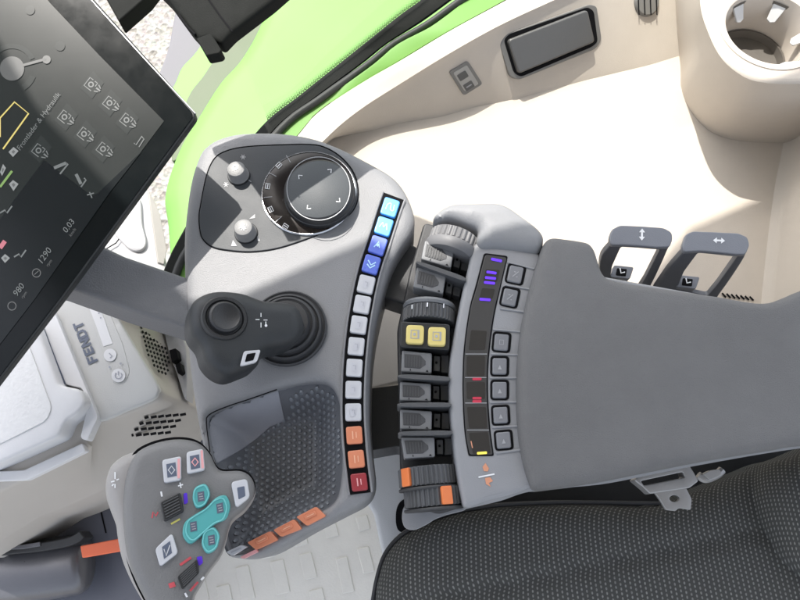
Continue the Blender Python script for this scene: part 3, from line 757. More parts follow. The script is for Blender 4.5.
# ribbed rubber lining: small raised dots following the bowl
pl = Hz(-.004)
loop2 = [(pl.at(*q).x, pl.at(*q).y) for q in trayb]
g = G(); cnt = 0
ca, sa = math.cos(R(-28)), math.sin(R(-28)); pit = .0060
for i in range(-40, 60):
    for j in range(-40, 60):
        x0 = i*pit+(pit/2 if j % 2 else 0); y0 = j*pit*.86
        x, y = -.10+x0*ca-y0*sa, -.14+x0*sa+y0*ca
        Q = np.array([[x, y]])
        if not inside(Q, loop2)[0]: continue
        d = seg_dist(Q, loop2)[0]
        if d < .007: continue
        z = -.004+bowl(0, 0, d); px, py = proj(Vector((x, y, z)))
        if px < 278 and py < 418: continue
        if py < 470 and (px-225)*(412-468)-(290-225)*(py-468) > 0 and px < 290: continue
        e = .001; gr = (bowl(0, 0, d+e)-bowl(0, 0, d-e))/(2*e)
        rr = .0023; hh = .0021
        # gradient direction
        dxx = (seg_dist(np.array([[x+e, y]]), loop2)[0]-seg_dist(np.array([[x-e, y]]), loop2)[0])/(2*e)*gr
        dyy = (seg_dist(np.array([[x, y+e]]), loop2)[0]-seg_dist(np.array([[x, y-e]]), loop2)[0])/(2*e)*gr
        v = []
        for (fr_, hz) in ((1, -.0002), (.62, hh*.75)):
            for k in range(6):
                a = k*math.pi/3; ox, oy = rr*fr_*math.cos(a), rr*fr_*math.sin(a)
                v.append((x+ox, y+oy, z+hz+ox*dxx+oy*dyy))
        v.append((x, y, z+hh))
        f = [[k, (k+1) % 6, 6+(k+1) % 6, 6+k] for k in range(6)]+[[6+k, 6+(k+1) % 6, 12] for k in range(6)]
        g.add(v, f)
g.build('rubber_studs', M['rubberdots'], tray)
# smooth side panel of the tray with its dark seam
sp1 = P3((277, 390, -.012), (277, 416, -.030), (230, 404, -.012))
def on_bowl(lift):
    def f(px, py, d):
        b = Hz(-.004).at(px, py); return bowl(0, 0, seg_dist(np.array([[b.x, b.y]]), loop2)[0])+lift
    return f
shell('side_panel', [(209.5, 447), (206, 424), (209.5, 414), (226, 406), (252, 397), (276.5, 388), (277.5, 414), (262, 420), (240, 437), (222, 455), (213, 463)], Hz(-.004), .0003, .003, M['traypanel'], tray, hfun=on_bowl(.0016), grid=.004)
g = G(); g.stroke(cat([(210, 452), (206.5, 424), (209, 415), (225, 407.3), (251, 398.6), (277, 389.5)], 4, False), 1.2, H0, .0004); g.build('seam', M['gap'], tray, smooth=False)
# tabs along the tray's front lip
for i, q in enumerate(([(296, 517), (316, 506.5), (326, 516), (307, 526)], [(273, 530), (294, 519), (302, 529), (281, 537)], [(247, 542.5), (270, 531), (278, 540), (256, 550)])):
    lp_ = H0.lift(.003)
    g = G(); g.prism(rnd(q, 2), lp_, .001, .012); o = g.build('tab_button', M['btn_orange'], t, bevel=.0012)
    c = (sum(a[0] for a in q)/4, sum(a[1] for a in q)/4)
    g = G(); g.prism(rp(c[0]-1, c[1]-1, 13, 4.4, -27, 1.4), lp_, .0022, .002); g.build('raised_mark', M['btn_orange_hi'] if 0 else M['btn_orange'], o, bevel=.0006)
    g = G(); g.stroke(loc2(c[0]-1, c[1]-1, -27, [(-4, 0), (4, 0)]), .8, lp_, .0026); g.build('mark', M['btn_orange_hi'], o, smooth=False)
g = G(); g.prism(rnd([(226, 552), (241, 545), (247, 547), (232, 556)], 1.5), H0.lift(.004), .001, .008); o = g.build('tab_button', M['btn_white'], t, bevel=.0008, label='small white tab button at the end of the orange row')
g = G(); g.stroke([(231, 552.5), (241, 548)], 1.2, H0.lift(.004), .0015); g.build('mark', M['btn_pict'], o, smooth=False)
g = G(); g.prism(rnd([(240, 557), (256, 549), (258, 552), (243, 559)], 1), H0.lift(.002), .001, .008); g.build('tab_edge', M['pinkprint'], t, bevel=.0006)

# knob panel
pan = cat([(198.5, 215), (200, 205), (204.5, 181), (209.5, 165.5), (217, 155), (230, 149), (247, 146), (272, 144.5), (310, 143.8), (327, 147.5), (343, 158), (355, 174), (359, 194), (354, 210), (343, 220), (325, 232), (300, 242), (275, 249.5), (250, 252.5), (228, 251), (212, 247.5), (202, 239), (199, 228)], 4)
g = G(); g.prism(pan, H0, .0006, .003); g.build('panel_gap', M['gap'], t, smooth=False)
cx_, cy_ = sum(p[0] for p in pan)/len(pan), sum(p[1] for p in pan)/len(pan)
pan2 = [(p[0]+(cx_-p[0])*.014, p[1]+(cy_-p[1])*.020) for p in pan]
g = G(); g.prism(pan2, H0, .0014, .003); kp = g.build('knob_panel', M['panel'], t, bevel=.0007)
PK = H0.lift(.0014)
rc = (309, 193)
pr = PK.at(*rc)
g = G(); g.lathe(pr, (0, 0, 1), [(.0505, 0), (.0505, .0015), (.0495, .0024), (.0490, .0024)], 72); g.f = [f for f in g.f if len(f) < 20]; g.build('dial_bezel', M['silver'], t)
g = G(); g.lathe(pr, (0, 0, 1), [(.0492, .0), (.0492, .0018), (.047, .0024), (.0330, .0040), (0, .0040)], 72); rg = g.build('dial_ring', M['ring'], t)
RP = PK.lift(.0038)
ga = G(); gb = G()
def pol(r, a): return (rc[0]+r*math.cos(R(a)), rc[1]+r*math.sin(R(a))*.955)
for a in (240, 208, 174, 138): ga.stroke([pol(37, a), pol(45.5, a)], .7, RP, -.0004)
ga.build('divider', M['printdim'], rg, smooth=False)
for a in (224, 190, 156, 124):
    c = pol(42, a)
    gb.stroke(loc2(*c, a-90, [(-2.6, -2), (2.6, -2), (2.6, 2), (-2.6, 2)]), .8, RP, -.0002, closed=True); gb.stroke(loc2(*c, a-90, [(-2, 0), (2.4, 0)]), .9, RP, -.0001)
gb.build('icon', M['print'], rg, smooth=False)
hD = .021; cd = H0.lift(hD).at(318.5, 188.5); cd0 = Vector((cd.x, cd.y, .004))
g = G(); g.lathe(cd0, (0, 0, 1), [(.0375, 0), (.0375, .006), (.0365, .0068), (.0362, .0135), (.0352, .0155), (.0335, .0168)], 72); g.f = [f for f in g.f if len(f) < 20]; dl = g.build('dial', M['black'], t)
g = G(); g.lathe(cd0, (0, 0, 1), [(.0338, .0140), (.0338, .0164), (.0330, .0170), (0, .0170)], 72); g.build('touch_surface', M['dialtop'], dl)
DP = H0.lift(.0210)
g = G(); g.ringpx((318.5, 188.5), 31.2, 32.0, DP, .0004, n=64); g.build('ring_line', M['printdim'], dl, smooth=False)
g = G()
for (x, y, a) in ((299.5, 176, -135), (330.5, 170, -45), (339, 201, 45), (308, 208, 135)):
    g.stroke(loc2(x, y, a, [(-1.8, -2.4), (1.2, 0), (-1.8, 2.4)]), .85, DP, .0004)
g.build('arrow', M['print'], dl, smooth=False)
for (x, y, ic) in ((235.7, 168.5, 0), (243, 227, 1)):
    hk = .016; c = H0.lift(hk).at(x, y); c0 = Vector((c.x, c.y, .0014))
    g = G(); g.lathe(c0, (0, 0, 1), [(.0115, 0), (.0113, .002), (.0105, .0028), (.0098, .010), (.0096, .0128), (.0088, .0142), (.006, .0150), (0, .0152)], 36); kb = g.build('knob', M['knob'], t)
    g = G(); g.lathe(c0, (0, 0, 1), [(.0122, 0), (.0120, .0016), (.0105, .0022)], 36); g.build('collar', M['black'], kb)
    KP = H0.lift(.0168); g = G()
    if ic == 0: g.ringpx((x-.3, y-1.2), 1.4, 2.7, KP, .0002, n=16)
    else:
        for a in (30, 120, 75, 165): g.stroke([(x-3.4*math.cos(R(a)), y-3.4*math.sin(R(a))), (x+3.4*math.cos(R(a)), y+3.4*math.sin(R(a)))], .8, KP, .0002+.00002*a/30)
    g.build('symbol', M['print'], kb, smooth=False)
for (x, y) in ((243, 157), (226, 184.5)):
    g = G()
    for a in (0, 60, 120): g.stroke([(x-2.6*math.cos(R(a)), y-2.6*math.sin(R(a))), (x+2.6*math.cos(R(a)), y+2.6*math.sin(R(a)))], .8, PK, .0003+a*1e-6)
    g.build('fan_icon', M['printdim'], kp, smooth=False)
for q in ([(249, 219), (255, 214), (255, 218)], [(233, 240), (237, 246), (231, 246)], [(257, 235), (260, 241), (257.5, 241)], [(246, 178), (251.5, 181.4), (251.2, 182.2), (245.7, 178.8)]):
    g = G(); g.flat(q, PK, .0004); g.build('printed_mark', M['printdim'], kp, smooth=False)

# button strip
cen = [(390, 207), (383.8, 226), (377.7, 245), (371.2, 264), (366, 284), (362, 304), (358.6, 324.5), (356, 346), (354.2, 367.5), (353.3, 389.5), (353.1, 412), (354.2, 435), (356.2, 459), (359, 482)]
path = cat([(394, 196)]+cen+[(360.5, 493.5)], 4, False)
g = G(); g.stroke(path, 21.5, H0, .0012, depth=.004); bs_ = g.build('button_frame', M['gap'], t, bevel=.0006)
g = G(); lp = []; rp_ = []
for i, p in enumerate(path):
    a = path[max(0, i-1)]; b = path[min(len(path)-1, i+1)]; dx, dy = b[0]-a[0], b[1]-a[1]; l = math.hypot(dx, dy)
    lp.append((p[0]-dy/l*11.6, p[1]+dx/l*11.6)); rp_.append((p[0]+dy/l*11.6, p[1]-dx/l*11.6))
g.tube([P(*q, .0008) for q in lp], .0012, 8); g.tube([P(*q, .0008) for q in rp_], .0012, 8); g.build('frame_edge', M['console'], t)
kinds = ['cyan', 'cyan', 'blue', 'blue']+['white']*7+['orange', 'orange', 'red']
for i, (c, kd) in enumerate(zip(cen, kinds)):
    a = cen[max(0, i-1)]; b = cen[min(13, i+1)]; ang = math.degrees(math.atan2(b[1]-a[1], b[0]-a[0]))-90
    g = G(); g.prism(rp(c[0], c[1], 15.8, 17.4, ang, 2.5), H0, .0042, .004, .04)
    o = g.build('button', M['btn_'+kd], t, bevel=.0010, label={'cyan': 'light blue button', 'blue': 'violet blue button', 'white': 'white button', 'orange': 'orange button', 'red': 'dark red button'}[kd])
    g = G(); BP = H0.lift(.0042)
    if kd in ('cyan', 'blue'):
        if i == 0: g.stroke(cat(loc2(*c, ang, [(-3.5, 3.5), (-3, -2), (0, -3.5), (1, 2), (4, 2.5), (3.5, -3.5)]), 4, False), 1.0, BP)
        elif i == 1: g.stroke(cat(loc2(*c, ang, [(-4, 2), (-2, -3), (0, 1), (2, -3), (4, 3)]), 4, False), 1.0, BP)
        elif i == 2: g.stroke(loc2(*c, ang, [(-3, 3), (0, -3.5), (2.5, 2)]), 1.1, BP); g.disc(c, 1.6, BP, .0006, 10)
        else: g.stroke(loc2(*c, ang, [(-4, -3), (0, 1), (4, -3)]), 1.3, BP); g.stroke(loc2(*c, ang, [(-4, 1), (0, 4), (4, 0)]), 1.3, BP)
        g.build('icon', M['btn_pale'], o, smooth=False)
    elif kd == 'white':
        [lambda: g.flat(loc2(*c, ang, [(-3.2, -4.5), (2.4, -4.5), (3.4, 0), (2.4, 4.5), (-3.2, 4.5)]), BP), lambda: g.flat(loc2(*c, ang, [(-3, -4), (3, -4), (3, 1), (1, 4.5), (-3, 4.5)]), BP), lambda: g.flat(loc2(*c, ang, [(-2.6, -4.6), (2.8, -3), (2.8, 4.6), (-3, 3)]), BP)][i % 3]()
        o2 = g.build('icon', M['btn_pictlt'], o, smooth=False)
        g = G(); g.stroke(loc2(*c, ang, [(-1.4, -2), (1.4, -2), (1.4, 2)]), .8, BP, .0007); g.build('icon_detail', M['btn_pict'], o, smooth=False)
    else:
        g.stroke(loc2(*c, ang, [(-1.5, -4), (-1.5, 4)]), 1.2, BP); g.stroke(loc2(*c, ang, [(2, -3), (2, 3)]), 1, BP)
        g.build('icon', M['btn_orange_hi'] if kd == 'orange' else M['pinkprint'], o, smooth=False)
# grip loop on the outer flank
g = G(); g.tube([P(*q, -.006) for q in cat([(407, 214), (410.5, 222), (408, 234), (402, 241), (399, 238), (403, 228)], 5)], .0012, 8); g.build('flank_loop', M['hood'], t)

# ================================================================== JOYSTICK
t = thing('joystick', 'charcoal joystick leaning left over the console on a ringed rubber boot', 'joystick', P(288, 328, 0))
pb = P(288, 328.5, .001)
g = G(); g.lathe(pb, (0, 0, 1), [(.0385, 0), (.0385, .003), (.0370, .0042), (.0355, .003), (.0345, .003), (.0335, .0075), (.0315, .0085), (.0300, .007), (.0292, .007), (.0285, .013), (.0262, .0142), (.0245, .013), (.0238, .013), (.022, .020), (0, .021)], 64); g.build('boot', M['softblack'], t)
JP = P3((200, 300, .082), (200, 350, .082), (306, 324, .040))
head = cat([(191.5, 318), (194, 300), (204, 291.5), (220, 287.5), (244, 289.5), (266, 297), (285, 298.5), (300, 304), (308, 323), (302, 338), (288, 344), (276, 346), (266, 351), (260, 363), (247, 369.5), (232, 374), (219, 369.5), (208, 358), (203, 343), (194, 331)], 4)
shell('grip', head, JP, .0135, .024, M['joy'], t, grid=.005)
cb = JP.at(224.5, 318)
g = G(); g.lathe(cb-JP.n*.002, JP.n, [(.0205, 0), (.0203, .002), (.0190, .0036), (.0165, .0036), (.0152, .0018), (.0145, .0018), (.0138, .0062), (.0120, .0076), (.0105, .0066), (0, .0058)], 48); g.build('thumb_button', M['black'], t)
g = G()
for q in ([(261, 313), (261, 317)], [(255.5, 319.5), (259.5, 319.5)], [(263.5, 320), (267.5, 320)], [(261, 322.5), (261, 327.5)]): g.stroke(q, .8, JP)
g.disc((266, 325.5), 1.4, JP, .0005, 10); g.stroke([(265.8, 321.5), (265.8, 325)], .9, JP); g.build('symbol', M['print'], t, smooth=False)
g = G(); g.prism(rnd([(244, 351), (261, 349.5), (257, 362), (240.5, 366)], 2.5), JP, .0016, .004); o = g.build('button', M['btn_white'], t, bevel=.0008)
g = G(); g.prism(rnd([(247, 354), (256, 352.5), (253.5, 360), (245, 362)], 1), JP, .0020, .001); g.build('icon', M['gap'], o, bevel=.0002)

# ================================================================== MULTIFUNCTION LEVER
t = thing('drive_lever', 'grey multifunction lever head with teal cross keys and white buttons', 'lever', P(230, 500, -.03))
LP = P3((120, 480, .088), (130, 590, .088), (250, 490, .064))
lower = cat([(120, 455), (134, 449), (150, 441), (170, 436), (187, 436.5), (201, 441), (211, 452), (217, 464), (224, 468), (240, 468), (251, 473), (256, 484), (255, 496), (246, 509), (234, 519), (229, 529), (226, 542), (220, 557), (208, 573), (199, 588), (192, 602), (184, 640), (160, 640), (141, 602), (129, 580), (120, 558), (115.5, 535), (114, 524), (108, 508), (104, 494), (104, 480), (109, 465)], 4)
shell('thumb_rest', lower, LP.lift(-.008), .010, .022, M['leveredge'], t, grid=.006)
face = cat([(134, 453), (150, 443), (170, 438), (187, 438), (200, 442.5), (210, 453), (216, 465), (223, 469.5), (240, 469.5), (250, 474.5), (255, 484.5), (253.5, 496), (245, 508), (233, 518), (228, 529), (224.5, 542), (219, 556), (207, 572), (198, 587), (191, 601), (182, 640), (164, 640), (145, 602), (134, 580), (126, 556), (122, 528), (121.5, 500), (125, 474)], 4)
g = G(); g.prism([(p[0]+(p[0]-185)*.006, p[1]+(p[1]-520)*.006) for p in face], LP, -.0105, .006); g.build('seam', M['gap'], t)
shell('face', face, LP, .0085, .004, M['lever'], t, grid=.006)
def key(px, m, h=.0028, nm='button', r=3, bev=.0009, label=None):
    g = G(); g.prism(rnd(px, r), LP, h, h+.002, .03); return g.build(nm, m, t, bevel=bev, label=label)
def dia(o, c, m, s=3.2, ang=0):
    g = G(); K = LP.lift(.0028)
    g.flat(rp(c[0], c[1], 9.5, 13.5, -12, 0, skew=-.12), K, .0002); g.build('icon_plate', M['logo'], o, smooth=False)
    g = G(); g.stroke(loc2(c[0], c[1], ang, [(0, -4), (3.2, 0), (0, 4), (-3.2, 0)]), 1.3, K, .0004, closed=True); g.build('icon', m, o, smooth=False)
o = key([(162, 460), (181, 456), (181, 480), (164, 483)], M['btn_white']); dia(o, (171.5, 470), M['btn_white'])
g = G(); g.flat([(177.5, 459), (180, 458.5), (180, 478), (177.5, 478.5)], LP, .0031); g.build('stripe', M['pinkprint'], o, smooth=False)
o = key([(186.5, 452), (203, 448.5), (205, 470), (187, 474)], M['btn_white']); dia(o, (195, 462), M['pinkprint'])
g = G(); g.flat([(200.5, 450.5), (202.7, 450), (204, 468), (201.5, 468.5)], LP, .0031); g.build('stripe', M['pinkprint'], o, smooth=False)
o = key([(231, 482), (247, 478.5), (250, 497), (236, 508)], M['btn_white'], r=4); g = G(); g.prism(rnd([(237, 487.5), (244.5, 486), (245.5, 496), (238.5, 499.5)], 1), LP, .0030, .001); g.build('icon_plate', M['logo'], o, bevel=.0002)
o = key([(155, 549), (172, 533), (178, 553), (160, 567)], M['btn_white'], r=3.5)
g = G(); g.flat([(162, 547), (170, 541), (172, 553), (164, 559)], LP, .0030); g.build('icon_plate', M['logo'], o, smooth=False)
g = G(); g.stroke([(164, 549), (166, 556), (170, 545)], 1.1, LP, .0033); g.build('icon', M['btn_white'], o, smooth=False)
for q in ([(160, 502), (180, 492), (183.5, 511), (164, 521.5)], [(177, 577), (197, 559), (199, 573), (182, 590)]):
    o = key(q, M['black'], .0052, 'rocker', 2.5, .0014)
    g = G(); K = LP.lift(.0052); A_, B_, C_, D_ = [Vector(z) for z in q]
    for k in range(1, 7):
        f_ = k/7; a = A_.lerp(D_, f_); b = B_.lerp(C_, f_); a2 = a.lerp(b, .12); b2 = a.lerp(b, .88)
        g.stroke([tuple(a2), tuple(b2)], .9, K, .0006, depth=.0008)
    g.build('ribs', M['knurl'], o)
# teal cross keys
def teal(px, glyphs, r=5):
    o = key(px, M['teal'], .0030, 'button', r, .0012, 'teal rounded key')
    for (x, y, a) in glyphs:
        g = G(); K = LP.lift(.0030); g.flat(rp(x, y, 6.8, 9.5, a, 0, skew=-.15), K, .0003); g.build('icon_plate', M['logo'], o, smooth=False)
        g = G(); g.stroke(loc2(x, y, a, [(-2, -2.5), (2, -2.5)]), .9, K, .0006); g.stroke(loc2(x, y, a, [(-2, 0), (2, 0)]), .9, K, .0006); g.stroke(loc2(x, y, a, [(-2, 2.5), (2, 2.5)]), .9, K, .0006); g.build('icon', M['printdim'], o, smooth=False)
    q = rnd(px, r); c = (sum(p[0] for p in q)/len(q), sum(p[1] for p in q)/len(q))
    g = G(); g.tube([LP.lift(.0032).at(c[0]+(p[0]-c[0])*.86, c[1]+(p[1]-c[1])*.86) for p in q+q[:1]], .0006, 6, False); g.build('rim', M['teal_hi'], o)
teal([(194, 487), (206, 482.5), (211, 494), (205, 506), (196, 509), (192, 499)], [(201, 496.5, -12)])
teal([(216, 497), (226, 494), (231, 506), (226, 520), (216, 523), (200, 537), (190, 545.5), (182, 536), (184, 522), (193, 515.5), (206, 508)], [(220, 508, -15), (193.5, 526.5, -12)], 6)
teal([(203, 531), (214, 525.5), (220.5, 535), (217, 549), (207, 555), (201, 545)], [(211.5, 540, -12)])
g = G(); g.flat(rnd([(183.5, 493.5), (187, 492.5), (188, 503), (184, 504.5)], 1.5), LP); g.flat(rnd([(196.5, 557), (202, 556), (203, 563), (199, 566)], 1.5), LP); g.build('purple_mark', M['purple'], t, smooth=False)
g = G(); g.stroke([(152, 518), (153, 512), (156, 516), (158, 512)], 1.5, LP); g.stroke([(180, 565), (191, 557.5)], 2.6, LP); g.stroke([(169, 586), (175, 584)], 5, LP); g.stroke([(190, 591), (198, 582)], 2.2, LP); g.build('red_mark', M['redmark'], t, smooth=False)
g = G(); g.stroke([(171, 524), (180, 519)], 1.8, LP); g.build('yellow_mark', M['yellowmark'], t, smooth=False)
g = G(); g.stroke([(161, 491.5), (162, 496.5)], 1.8, LP); g.stroke([(178, 486), (183, 484.5)], 1.3, LP); g.stroke([(180, 482.5), (181, 488)], 1.3, LP, .00045); g.stroke([(201, 580), (204, 577)], 2, LP); g.stroke([(185, 593), (187, 597)], 2, LP); g.build('white_mark', M['print'], t, smooth=False)
g = G(); LE = LP.lift(-.008)
for q in ([(115, 472), (115, 479)], [(111, 482), (114.5, 481)], [(116.5, 480), (119, 479)], [(115, 484), (115, 488)], [(112, 486), (113.5, 484)]): g.stroke(q, 1.2, LE, .0006)
g.build('symbol', M['print'], t, smooth=False)
g = G(); rows = []
for (p, r_) in ((P(205, 496, .055), .018), (P(212, 494, .02), .016), (P(222, 492, -.02), .016), (P(228, 490, -.045), .018)):
    rows.append([p+Vector((math.cos(a), math.sin(a), 0))*r_ for a in [2*math.pi*i/24 for i in range(24)]])
g.loft(rows, True); g.build('stalk', M['lever'], t)

# ================================================================== LEVER MODULE
t = thing('lever_module', 'light grey lever module with paddles, thumbwheels and lit status strip', 'control module', P(465, 370, -.04))
MP = Hz(.010)
g = G(); g.prism(rnd([(424, 222), (480, 236), (470, 292), (458, 346), (456, 400), (464, 480), (466, 506), (440, 514), (409, 505), (400, 470), (397, 330), (410, 270)], 5), Hz(-.022), 0, .05); g.build('base', M['softblack'], t, bevel=.003)
pnl = cat([(474, 244), (490, 240), (520, 246), (537, 251), (541, 262), (534, 290), (525, 330), (521, 370), (521, 410), (524, 440), (530, 468), (536, 484), (528, 489), (510, 495.5), (485, 502), (466, 507.5), (461, 495), (457, 472), (453, 440), (450, 405), (449.6, 372), (452, 346), (457, 320), (463, 290), (469, 264)], 4)
shell('housing', pnl, MP, .0045, .035, M['module'], t, grid=.006)
hood = cat([(434, 213), (441, 206), (452, 200.5), (466, 199.3), (480, 199), (498, 199), (510, 203), (523, 212), (540, 225), (546, 236), (541, 249), (528, 249), (512, 246.5), (496, 245), (482, 245), (477, 238), (479, 227), (468, 222), (452, 217), (440, 217)], 4)
shell('hood', hood, Hz(.020), .014, .03, M['hood'], t, grid=.005)
# status strip
stripL = [(484, 253), (476, 284), (469.5, 308), (464, 346), (462.6, 376), (462.8, 402), (464.5, 432), (468.5, 456)]
stripR = [(508, 256), (501, 286), (494, 318), (489.5, 352), (488, 376), (488.4, 402), (490.5, 430), (494, 456)]
out = cat(stripL, 4, False)+cat(stripR, 4, False)[::-1]
g = G(); g.prism(rnd(out, 4, 3), MP, .0005, .003); g.build('strip_edge', M['gap'], t, smooth=False)
c0 = (480, 355)
inn = [(a[0]+1.3, a[1]+(1.4 if a[1] < 300 else 0)-(1.4 if a[1] > 450 else 0)) for a in cat(stripL, 4, False)]+[(a[0]-1.3, a[1]+(1.4 if a[1] < 300 else 0)-(1.4 if a[1] > 450 else 0)) for a in cat(stripR, 4, False)[::-1]]
g = G(); g.prism(rnd(inn, 3.5, 3), MP, .0011, .003); ds = g.build('status_display', M['disp'], t, bevel=.0004)
SP = MP.lift(.0011)
g = G()
for q in ([(486, 269), (500, 270), (497, 282), (483, 281)], [(482, 288), (495, 289), (492.5, 299), (479.5, 298)], [(471, 330), (487, 331), (485, 350), (468.5, 350)], [(467, 356), (485, 356), (484.5, 376), (466.5, 376)], [(466.5, 382), (485, 382), (485, 399), (467, 399)], [(467, 407), (486, 407), (487, 428), (469, 428)], [(469, 433), (488, 432), (490.5, 453), (473, 454)]):
    g = G(); g.flat(rnd(q, 1.5), SP, .0003); g.build('dark_field', M['disp_dark'], ds, smooth=False)
def bars(lst, m, nm):
    for (x, y, w, a) in lst:
        g = G(); g.flat(rp(x, y, w, 2.6, a, 1.0), SP, .0006); g.build(nm, m, ds, smooth=False)
bars([(496.5, 260, 11, 12), (490.5, 278, 11, 6), (489.5, 282.8, 11, 6), (485, 299.5, 11, 4), (491.5, 272.5, 10, 8)], M['purple_lit'], 'purple_light')
bars([(477, 379, 9, 0), (477, 398.2, 9, 0), (477, 401.4, 9, 0)], M['redlit'], 'red_light')
bars([(482, 453, 10, -4)], M['yellowlit'], 'yellow_light')
g = G(); g.stroke([(471, 441), (472.5, 448)], 1, SP, .0006); g.build('orange_light', M['orangemark'], ds, smooth=False)
g = G()
for (x0, x1, y) in ((463.5, 489, 354), (463, 488.5, 377.5), (463.2, 488.8, 403), (465, 491, 430)): g.stroke([(x0+2, y), (x1-2, y)], .7, SP, .0005)
g.build('divider', M['printdim'], ds, smooth=False)
for i, (x, y, a) in enumerate([(515.6, 274, 12), (510, 297, 12), (501.6, 342, 5), (499.8, 366, 1), (499.8, 389.8, 0), (500.8, 415, -3), (503.8, 440, -5)]):
    g = G(); g.prism(rp(x, y, 19, 20.5, a, 4), MP, .0008, .003); fr = g.build('button_frame', M['gap'], t, bevel=.0004)
    g = G(); g.prism(rp(x, y, 14, 16, a, 2.2), MP, .0030, .004, .05); b_ = g.build('button', M['capgrey'], fr, bevel=.0012)
    g = G(); K = MP.lift(.0030)
    if i < 2: g.stroke(loc2(x, y, a, [(-2.5, 3), (2.5, -3)]), .9, K); g.stroke(loc2(x, y, a, [(-2, -2), (0, -2)]), .9, K); g.stroke(loc2(x, y, a, [(1, 2.5), (2.5, 2.5)]), .9, K)
    elif i == 2: g.stroke(loc2(x, y, a, [(-2, -2), (2, -2), (2, 2.5), (-2, 2.5)]), .7, K, closed=True)
    else: g.flat(loc2(x, y+2, a, [(0, -3), (2, 1.5), (-2, 1.5)]), K)
    g.build('icon', M['printdim'], fr, smooth=False)
g = G()
for (x0, y0, x1, y1) in ((507, 262, 534, 269), (505, 285, 531, 289.5), (500, 308.5, 527, 312.5), (493, 329.5, 522, 332), (491, 354, 519, 355), (490, 378, 518, 378), (490, 402.5, 518.5, 402), (492, 427.5, 521, 426), (496, 453, 526, 449)):
    g = G(); g.tube([MP.lift(.0003).at(x0+(x1-x0)*k/6, y0+(y1-y0)*k/6) for k in range(7)], .0012, 6); g.build('ridge', M['module'], t)
g = G(); g.flat([(485.5, 463), (489, 468.5), (487.5, 471.5), (484, 471), (482.5, 467)], MP); g.flat([(485, 478), (490, 477), (493, 481), (489, 483), (491, 487), (486, 484)], MP); g.build('orange_mark', M['orangemark'], t, smooth=False)
g = G(); g.stroke([(478.5, 477.2), (494.5, 474)], 1.5, MP, .0006); g.build('white_mark', M['print'], t, smooth=False)

def row_dir(a, b, z=.0): return (P(*b, z)-P(*a, z)).normalized()
def wheel(cx, cy, ztop, Rr, hw, ax, m, m2=None, ridg=34, marks=None, rim=None, nm='thumbwheel'):
    c = P(cx, cy, ztop)-Vector((0, 0, Rr))
    g = G(); n = ridg*4
    g.lathe(c, ax, [(Rr-.005, -hw), (Rr-.0012, -hw+.0004), (Rr, -hw+.0012, 1), (Rr, hw-.0012, 1), (Rr-.0012, hw-.0004), (Rr-.005, hw)], n, ridg, .0013)
    o = g.build(nm, m, t, sharp=30)
    return o, c
axU = row_dir((455, 232), (449, 252)); axD = row_dir((428, 295), (426, 330)); axE = row_dir((430, 460), (434, 500))
axU = row_dir((458, 226), (449, 252))
o, c = wheel(456, 231, .020, .0265, .0065, axU, M['knurl_lt'], ridg=30)
g = G(); g.lathe(c+axU*.0118, axU, [(.020, -.0058), (.0275, -.0052), (.0282, -.003), (.0278, .003), (.0255, .0056), (.018, .006)], 64); g.build('wheel_rim', M['knurl_lt'], o)
o, c = wheel(430, 309, .014, .0262, .0075, axD, M['knurl'], ridg=40)
g = G(); g.lathe(c-axD*.0105, axD, [(.018, -.003), (.0255, -.0026), (.0268, 0), (.0255, .0026), (.018, .003)], 64); g.build('wheel_rim', M['paddle'], o)
g = G()
for x in (412, 427, 443.5):
    p = c-axD*.0045; q = P(x, 305, .014); dirv = Vector((q.x-c.x, 0, 0)).x; ang = math.acos(max(-1, min(1, dirv/.0264)))
    for k in range(1):
        pp_ = p+Vector((math.cos(ang), 0, math.sin(ang)))*.0266; e = Vector((-math.sin(ang), 0, math.cos(ang)))*.0007
        g.add([pp_-e-axD*.0022, pp_+e-axD*.0022, pp_+e+axD*.0022, pp_-e+axD*.0022], [[0, 1, 2, 3]])
g.build('mark', M['print'], o, smooth=False)
for (cx, cy, hw, mx_, my) in ((429, 474.5, .0088, 405.5, 474), (435, 496, .0085, 447, 494)):
    o, c = wheel(cx, cy, .012, .0272, hw, axE, M['knurl'], ridg=38)
    q = P(mx_, my, .008); dx = q.x-c.x; ang = math.acos(max(-1, min(1, dx/.0275))); rad = Vector((math.cos(ang), 0, math.sin(ang)))
    rad = (rad-axE*rad.dot(axE)).normalized(); tg = axE.cross(rad)
    p0 = c+rad*.0262; wd = .0052
    v = [p0+tg*a*wd+axE*b*hw*.92+rad*r_ for r_ in (.0024, -.004) for a, b in ((-1, -1), (1, -1), (1, 1), (-1, 1))]
    g = G(); g.add(v, [[0, 1, 2, 3], [7, 6, 5, 4]]+[[i, 4+i, 4+(i+1) % 4, (i+1) % 4] for i in range(4)]); g.build('pointer', M['orange'], o, bevel=.0012)
    g = G(); g.lathe(c+axE*(hw+.0018), axE, [(.020, -.0015), (.0275, -.0013), (.0282, 0), (.0275, .0013), (.020, .0015)], 64); g.build('wheel_rim', M['softblack'], o)
